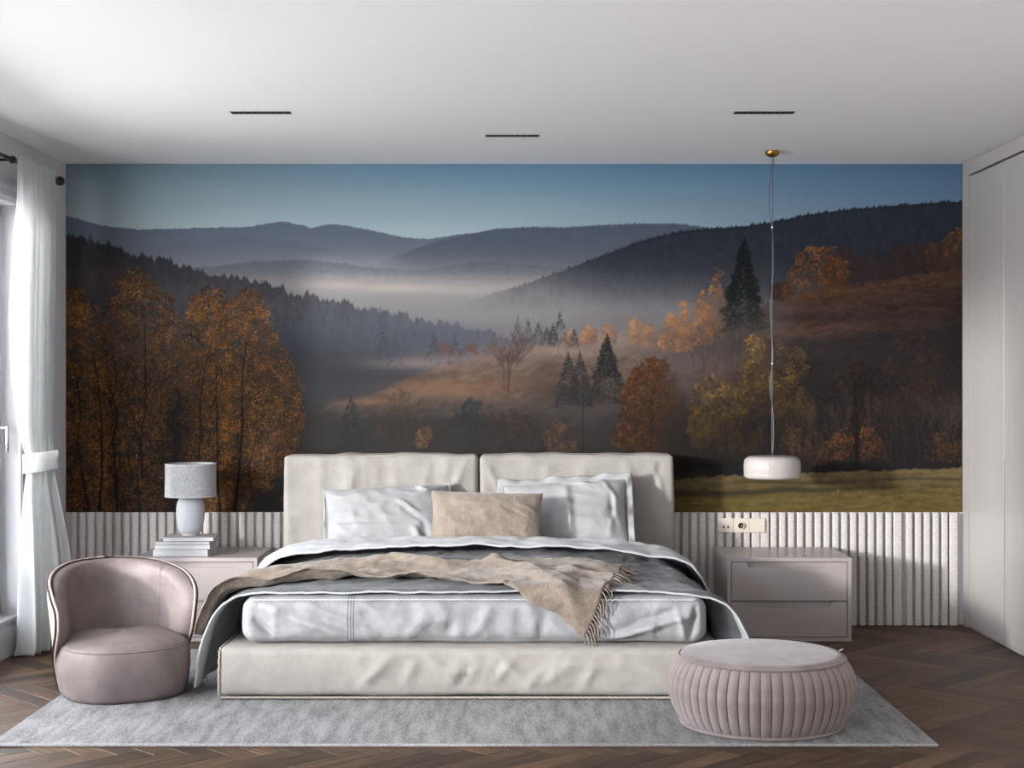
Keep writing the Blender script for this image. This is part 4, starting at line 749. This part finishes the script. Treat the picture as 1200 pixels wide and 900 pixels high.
# ---------------------------------------------------------------- nightstands
def nightstand(loc, label):
    w, d, h = .705, .555, .478; root = empty('nightstand', loc, label, 'nightstand', 'nightstands on both sides of the bed'); t = .022
    boxes('body', [(-w / 2, w / 2, 0, d, h - t, h), (-w / 2, w / 2, 0, d, .004, .004 + t), (-w / 2, -w / 2 + t, 0, d, .004 + t, h - t), (w / 2 - t, w / 2, 0, d, .004 + t, h - t), (-w / 2 + t, w / 2 - t, d - .01, d, .004 + t, h - t)], M['night'], root)
    x0, x1 = -w / 2 + t + .004, w / 2 - t - .004; zs = [(.004 + t + .004, .229), (.235, h - t - .004)]
    for z0, z1 in zs:
        n0, n1_, nd = -.245, .245, .030                   # bevelled finger notch in the upper edge
        out = [(x0, z0), (x1, z0), (x1, z1), (n1_, z1), (n1_ - .018, z1 - nd), (n0 + .018, z1 - nd), (n0, z1), (x0, z1)]; k_ = len(out)
        v = [(a, .004, b) for a, b in out] + [(a, .024, b) for a, b in out]; f = [tuple(range(k_)), tuple(range(2 * k_ - 1, k_ - 1, -1))] + [(q, q + k_, (q + 1) % k_ + k_, (q + 1) % k_) for q in range(k_)]
        dr = link('drawer', mesh('drawer', v, f, False), M['night'], root)
        boxes('finger_recess', [(n0 - .004, n1_ + .004, .0245, .03, z1 - nd - .004, z1)], M['night'], dr)
    return root
nightstand((1.5705, -.612, 0), 'greige two-drawer nightstand under the hanging pendant lamp'); nightstand((-1.795, -.612, 0), 'greige two-drawer nightstand carrying books and the table lamp')

# books and lamp on the nightstand
def book(loc, rz, w, d, t, mc, label, bend=0.):
    root = empty('book', loc, label, 'book', 'books stacked under the table lamp', rz)
    bm = bmesh.new(); bm_box(bm, -w / 2, w / 2, -d / 2, d / 2, 0, .003, .001, 1); bm_box(bm, -w / 2, w / 2, -d / 2, d / 2, t - .003, t, .001, 1); bm_box(bm, -w / 2, w / 2, -d / 2, -d / 2 + .003, .0, t, .001, 1); link('cover', bm_mesh('cover', bm), mc, root)
    box('pages', -w / 2 + .004, w / 2 - .004, -d / 2 + .003, d / 2 - .004, .003, t - .003, M['paper'], root); return root
NZ = .478
book((-1.888, -.43, NZ), R_(-2), .315, .235, .040, M['cover_grey'], 'thick grey book lowest in the stack on the nightstand')
book((-1.885, -.43, NZ + .040), R_(1.5), .315, .23, .026, M['cover_white'], 'white book second from the bottom of the stack')
book((-1.880, -.43, NZ + .066), R_(-1), .310, .225, .018, M['cover_grey'], 'thin pale book third from the bottom of the stack')
book((-1.855, -.42, NZ + .084), R_(2), .285, .215, .022, M['cover_white'], 'white book on top of the stack, right under the lamp')
LZ = NZ + .106
lamp = empty('table_lamp', (-1.866, -.40, LZ), 'white ceramic table lamp with grey linen drum shade', 'lamp')
lathe_obj('foot', [(.046, 0), (.052, .002), (.052, .012), (.050, .014)], M['lamp_foot'], lamp)
lathe_obj('body', [(.050, .0141), (.062, .022), (.071, .045), (.079, .09), (.082, .125), (.081, .16), (.076, .190), (.066, .210), (.052, .220), (.030, .224), (.018, .226)], M['ceramic'], lamp)
lathe_obj('neck', [(.016, .226), (.016, .262), (.010, .268)], M['lamp_foot'], lamp, seg=24)
sh = lathe_obj('shade', [(.1465, .228), (.1465, .414), (.1435, .414), (.1435, .228), (.1465, .228)], M['shade'], lamp, seg=64, cap=False)
for z in (.2285, .4135): lathe_obj('rim', [(.1475, z - .003), (.1475, z + .003), (.1428, z + .003), (.1428, z - .003), (.1475, z - .003)], M['ceramic'], sh, seg=64, cap=False)
bm = bmesh.new()
for a in range(3): bm_box(bm, 0, .143, -.002, .002, .398, .402); bmesh.ops.rotate(bm, verts=bm.verts[:], cent=(0, 0, 0), matrix=Matrix.Rotation(math.radians(120), 3, 'Z'))
link('shade_spider', bm_mesh('shade_spider', bm), M['chrome'], lamp)

# ---------------------------------------------------------------- armchair
chair = empty('armchair', (-1.836, -2.01, .012), 'mauve leather tub armchair with beige piped back shell', 'armchair', None, R_(28)); SX, SY = .300, .315
def sup(a, n_=2.5):
    c, s = math.cos(a), math.sin(a); r = (abs(c) ** n_ + abs(s) ** n_) ** (-1 / n_); return r * c, r * s
ang = np.linspace(0, 2 * math.pi, 96, endpoint=False); sp = np.array([sup(a) for a in ang])
prof = [(.0, .0), (.86, .0), (.925, .008), (.965, .05), (1.0, .12), (1.005, .175), (.985, .215), (.955, .236), (.925, .247), (.83, .262), (.66, .276), (.4, .286), (.15, .289), (.0, .289)]
prof = smooth_path(np.array([(r, 0, z) for r, z in prof[1:]]), 44)[:, [0, 2]]
rows = np.array([[(x * SX * max(r, 0), y * SY * max(r, 0) - .0, z + .006 * math.sin(3 * a_) * (z > .25)) for (x, y), a_ in zip(sp, ang)] for r, z in prof]); v, f = grid(rows.transpose(1, 0, 2), True); n_ = len(prof)
f = f.tolist() + [tuple(int(q * n_) for q in range(95, -1, -1)), tuple(int(q * n_ + n_ - 1) for q in range(96))]
me = mesh('seat', v, f); bm = bmesh.new(); bm.from_mesh(me); st = link('seat', bm_mesh('seat', bm, True), M['leather'], chair)
tube_obj('seam', [(x * SX * .968, y * SY * .968, .2335) for x, y in sp], .0028, M['leather'], st, 6, True)
# back shell: outline in (angle, height); outer fabric face, padded inner face, piping round the rim
RIM = np.array([(62, .0), (70, .08), (82, .16), (95, .24), (104, .32), (106, .40), (100, .46), (84, .52), (62, .560), (36, .584), (0, .592)])
zr = np.r_[np.linspace(.008, .46, 26), .46 + .132 * np.sin(np.linspace(.04, 1, 22) * math.pi / 2)]; rim = smooth_path(np.c_[RIM[:, 0] / 100., 0 * RIM[:, 0], RIM[:, 1]], 200); tm = np.radians(np.interp(zr, rim[:, 2], rim[:, 0] * 100)); tm[-1] = math.radians(2)
def shell_pt(th, z, inset):
    r = .306 + .042 * np.clip(z / .45, 0, 1) ** 1.2 - .02 * np.clip((z - .45) / .15, 0, 1) ** 2 - inset; lean = .06 * np.clip(z / .6, 0, 1) * np.cos(th) ** 2 * (np.cos(th) > 0)
    return np.stack([r * np.sin(th) * .98, r * np.cos(th) + lean, z + 0 * th], -1)
us = np.sin(np.linspace(-1, 1, 72) * math.pi / 2); U, Zg = np.meshgrid(us, zr, indexing='ij'); TH_ = U * tm[None, :]
v, f = grid(shell_pt(TH_, Zg, 0)); sho = link('back_shell', mesh('back_shell', v, [q[::-1] for q in f]), M['chair_back'], chair)
ed = np.clip(1 - np.abs(U), 0, 1); tp = np.clip((.592 - Zg) / .592, 0, 1); pad = .012 + .075 * np.sqrt(np.clip(1 - (1 - np.clip(ed * tm[None, :] / .35, 0, 1)) ** 2, 0, 1)) * np.sqrt(np.clip(1 - (1 - np.clip(tp * .592 / .09, 0, 1)) ** 2, 0, 1))
v, f = grid(shell_pt(TH_, Zg * .996 + .001, pad)); inn = link('back_padding', mesh('back_padding', v, f), M['leather'], chair)
Lr = shell_pt(-tm, zr, .006); Rr = shell_pt(tm, zr, .006)[::-1]; path = np.vstack([Lr, Rr]); tube_obj('piping', path, .0062, M['piping'], chair, 8)
path2 = np.vstack([shell_pt(-tm * .985, zr, .016), shell_pt(tm * .985, zr, .016)[::-1]]); tube_obj('piping', path2, .0058, M['piping_dark'], chair, 8)
path3 = np.vstack([shell_pt(-tm * .985, zr, -.004), shell_pt(tm * .985, zr, -.004)[::-1]]); tube_obj('piping', path3, .005, M['piping_dark'], chair, 8)
zs = np.linspace(.24, .555, 24); th = np.full(24, math.radians(-58)); rimz = .012 + .075 * np.sqrt(np.clip(1 - (1 - np.clip((.592 - zs) / .09, 0, 1)) ** 2, 0, 1)); tube_obj('seam', shell_pt(-th, zs, rimz), .0022, M['leather'], inn, 6)

# ---------------------------------------------------------------- pouf
pf = empty('pouf', (1.068, -2.655, .012), 'round mauve velvet pouf with vertically pleated sides', 'pouf'); NP_ = 54
sidep = smooth_path([(.338, 0, .012), (.364, 0, .045), (.390, 0, .11), (.398, 0, .165), (.388, 0, .225), (.366, 0, .268), (.350, 0, .286)], 15)[:, [0, 2]]
aa = np.array([-1, -.93, -.75, 0, .75, .93, 1.]) * math.pi / NP_; bulge = np.array([-.010, -.0035, .0012, .002, .0012, -.0035, -.010])
rows = np.array([[((r + b * (.35 + .65 * math.sin(math.pi * q / 14))) * math.sin(t), -(r + b * (.35 + .65 * math.sin(math.pi * q / 14))) * math.cos(t), z) for t, b in zip(aa, bulge)] for q, (r, z) in enumerate(sidep)])
v, f = grid(rows); pme = mesh('pleat', v, [q[::-1] for q in f]); pme.materials.append(M['pouf'])
for q in range(NP_): link('pleat', pme, None, pf, (0, 0, 0), (0, 0, q * 2 * math.pi / NP_))
lathe_obj('core', [(.325, .002), (.378, .11), (.386, .165), (.376, .225), (.345, .28)], M['piping_dark'], pf)
lathe_obj('top', smooth_path([(.3515, 0, .285), (.346, 0, .296), (.30, 0, .304), (.2, 0, .311), (.1, 0, .315), (.002, 0, .316)], 16)[:, [0, 2]], M['pouf'], pf, seg=72, angle=80)
cr_ = np.linspace(0, 2 * math.pi, 120, endpoint=False); tube_obj('piping', np.c_[.353 * np.cos(cr_), .353 * np.sin(cr_), 0 * cr_ + .288], .005, M['pouf'], pf, 8, True); tube_obj('piping', np.c_[.343 * np.cos(cr_), .343 * np.sin(cr_), 0 * cr_ + .008], .007, M['pouf'], pf, 8, True)
tube_obj('zip_tab', [(.335, .06, .291), (.352, .055, .300), (.362, .05, .306)], [.004, .004, .003], M['piping'], pf, 6)

# ---------------------------------------------------------------- pendant
pn = empty('pendant_lamp', (1.495, -.49, CEIL), 'white enamel disc pendant hanging from a brass ceiling rose', 'lamp')
lathe_obj('ceiling_rose', [(.040, -.001), (.040, -.010), (.036, -.022), (.026, -.031), (.012, -.035), (.004, -.035)], M['brass'], pn, seg=32)
DZ = -(CEIL - .922)
lathe_obj('shade', smooth_path([(.135, 0, DZ + .004), (.152, 0, DZ), (.160, 0, DZ + .008), (.162, 0, DZ + .03), (.162, 0, DZ + .085), (.156, 0, DZ + .108), (.138, 0, DZ + .122), (.09, 0, DZ + .129), (.02, 0, DZ + .131)], 40)[:, [0, 2]], M['pendant'], pn, seg=64, angle=80)
lathe_obj('diffuser', [(.001, DZ + .006), (.138, DZ + .006), (.138, DZ + .010), (.001, DZ + .010)], M['ceramic'], pn)
tube_obj('cable', smooth_path([(.008, 0, -.034), (.004, 0, -.2), (.002, 0, -.42), (0, 0, -.8), (0, .0, -1.25), (-.001, 0, DZ + .131)], 50), .0028, M['cable'], pn, 6)
tube_obj('cable', smooth_path([(-.004, 0, -.034), (-.006, 0, -.12), (-.018, 0, -.25), (-.016, 0, -.34), (-.002, 0, -.44), (.006, 0, -.7), (-.012, -.004, -.92), (.0, -.004, -1.10), (.002, -.004, -1.22), (-.014, -.004, -1.34), (.004, -.004, -1.50), (.008, 0, -1.65), (.002, 0, DZ + .131)], 90), .0026, M['cable'], pn, 6)
for z in (-1.222, -.437): lathe_obj('cable_clip', [(.001, z - .008), (.006, z - .006), (.007, z), (.006, z + .006), (.001, z + .008)], M['chrome'], pn, seg=16)

# ---------------------------------------------------------------- socket plate, recessed spots, curtain
so = empty('socket_plate', (1.387, -.0430, .607), 'beige triple socket plate on the fluted wall above the nightstand', 'socket')
box('plate', -.142, .142, -.008, .0, -.044, .044, M['socket'], so, .003); bm = bmesh.new()
for c in (-.095, 0., .095): bm_box(bm, c - .0455, c + .0455, -.0100, -.0075, -.040, .040, .001, 1)
for c in (-.095, 0., .095): box('insert', c - .0455, c + .0455, -.0105, -.0078, -.040, .040, M['socket'], so, .001, 1)
bm.free()
v, f = lathe([(.001, 0), (.017, 0), (.017, .010), (.021, .012), (.021, 0.0)], 28, False); o_ = link('round_outlet', mesh('round_outlet', v, f), M['socket'], so, (-.005, -.0106, 0), (math.pi / 2, 0, 0))
v, f = lathe([(.001, .0005), (.0165, .0005)], 28, False); link('outlet_well', mesh('outlet_well', v, f), M['dark'], o_, (0, 0, .0022)); lathe_obj('pin', [(.0035, 0), (.0035, .009), (.001, .009)], M['socket'], o_, (.003, 0, .0025), 10)
for c in (-.108, -.082): v, f = lathe([(.001, 0), (.006, 0), (.006, .003), (.001, .003)], 16, False); link('port', mesh('port', v, f), M['dark'], so, (c, -.0102, -.008), (math.pi / 2, 0, 0))

def spot(x, y, w, label):
    r = empty('recessed_spot', (x, y, CEIL), label, 'ceiling light', 'black slot lights in the ceiling'); h = w / 2
    boxes('trim', [(-h, h, -.030, -.026, -.003, -.0005), (-h, h, .026, .030, -.003, -.0005), (-h, -h + .004, -.026, .026, -.003, -.0005), (h - .004, h, -.026, .026, -.003, -.0005)], M['black'], r)
    n_ = 9; p_ = (w - .008) / n_
    for q in range(n_):
        x0 = -h + .004 + q * p_; c = boxes('cell', [(x0 + .001, x0 + p_ - .001, -.026, .026, -.0022, -.0006)], M['black'], r)
        v, f = lathe([(.001, -.0030), (.010, -.0030), (.012, -.0023)], 16, False); link('lens', mesh('lens', v, f), M['dark'], c, (x0 + p_ / 2, 0, 0))
spot(-1.237, -1.70, .295, 'black slot light in the ceiling nearer the curtain'); spot(1.242, -1.70, .295, 'black slot light in the ceiling nearer the wardrobe'); spot(.002, -1.02, .29, 'black slot light in the ceiling above the pillows')

RODX, RODZ = XL + .105, 2.632
rod = empty('curtain_rod', (RODX, -.47, RODZ), 'black metal curtain rod with ball finial over the window', 'curtain rod')
tube_obj('pole', [(0, 0, 0), (0, -2, 0), (0, -8.2, 0)], .0105, M['black'], rod, 12)
bm = bmesh.new(); bmesh.ops.create_uvsphere(bm, u_segments=20, v_segments=14, radius=.027); link('finial', bm_mesh('finial', bm, True), M['black'], rod, (0, .012, 0))
for y in (-.125, -.80, -4.5, -7.9):
    bm = bmesh.new(); bm_box(bm, -.105, .0, -.007, .007, -.007, .007, .002); bm_box(bm, -.105, -.097, -.025, .025, -.04, .04, .003); bk = link('bracket', bm_mesh('bracket', bm, True, 40), M['black'], rod, (0, y, 0))
    v, f = lathe([(.011, -.006), (.020, -.006), (.020, .006), (.011, .006)], 20, False); link('ring', mesh('ring', v, f), M['black'], bk, (0, 0, 0), (math.pi / 2, 0, 0))
cu = empty('curtain', (RODX, -.94, 0), 'long white grey curtain gathered by a tieback at the window', 'curtain')
def curtain():
    zt = np.array([2.665, 2.64, 2.60, 2.3, 1.9, 1.5, 1.2, 1.06, 1.0, .9, .7, .4, .15, .04, .006]); zz = np.r_[np.linspace(2.665, 2.55, 8), np.linspace(2.5, .12, 64), np.linspace(.1, .006, 8)][::-1]
    iv = lambda t: np.interp(zz, zt[::-1], np.array(t)[::-1])
    ya = iv([-1.27, -1.27, -1.27, -1.24, -1.21, -1.14, -1.05, -1.0, -.99, -1.01, -1.03, -1.05, -1.06, -1.07, -1.08]); yb = iv([-.63, -.63, -.63, -.64, -.66, -.70, -.76, -.84, -.85, -.82, -.78, -.74, -.73, -.72, -.70])
    xa = iv([.03, .03, .03, .02, -.005, -.02, -.025, -.01, -.01, -.015, -.02, -.02, -.02, -.02, -.03]); xb = iv([.03, .03, .03, .02, .01, .015, .03, .075, .08, .085, .10, .13, .14, .145, .15]); am = iv([.014, .010, .020, .046, .058, .056, .038, .020, .018, .024, .042, .056, .062, .064, .066])
    s = np.linspace(0, 1, 200); S, Q = np.meshgrid(s, np.arange(len(zz)), indexing='ij'); NF = 5.5
    ph = S * NF * 2 * math.pi + 1.0 * vnoise(S * 4, zz[Q] * .35, 2.) + .3 * vnoise(S * 9, zz[Q] * .4, 6.); A = am[Q] * (.7 + .5 * vnoise(S * 5, zz[Q] * .35, 1.))
    yy = ya[Q] + (yb - ya)[Q] * S + .25 * A * np.sin(ph * 2 + 1); xx = xa[Q] + (xb - xa)[Q] * S + A * np.sin(ph) + .0012 * vnoise(S * 20, zz[Q] * 3, 4.)
    xx = np.maximum(xx, -.085); P_ = np.stack([xx, yy + .94, zz[Q]], -1); v, f = grid(P_)
    c = link('cloth', mesh('cloth', v, f), M['curtain'], cu); sm = c.modifiers.new('thickness', 'SOLIDIFY'); sm.thickness = .004; sm.offset = 0
    rows = []
    for z, g in ((.985, 1.0), (.99, 1.04), (1.03, 1.02), (1.085, 1.06), (1.09, 1.02)):
        rows.append([(.033 + .088 * g * math.cos(a), -.918 + .94 + .115 * g * math.sin(a) * .95, z + .012 * math.cos(a)) for a in np.linspace(0, 2 * math.pi, 40, endpoint=False)])
    v, f = grid(np.array(rows).transpose(1, 0, 2), True); t = link('tieback', mesh('tieback', v, f), M['curtain'], cu); sm = t.modifiers.new('thickness', 'SOLIDIFY'); sm.thickness = .004
curtain()
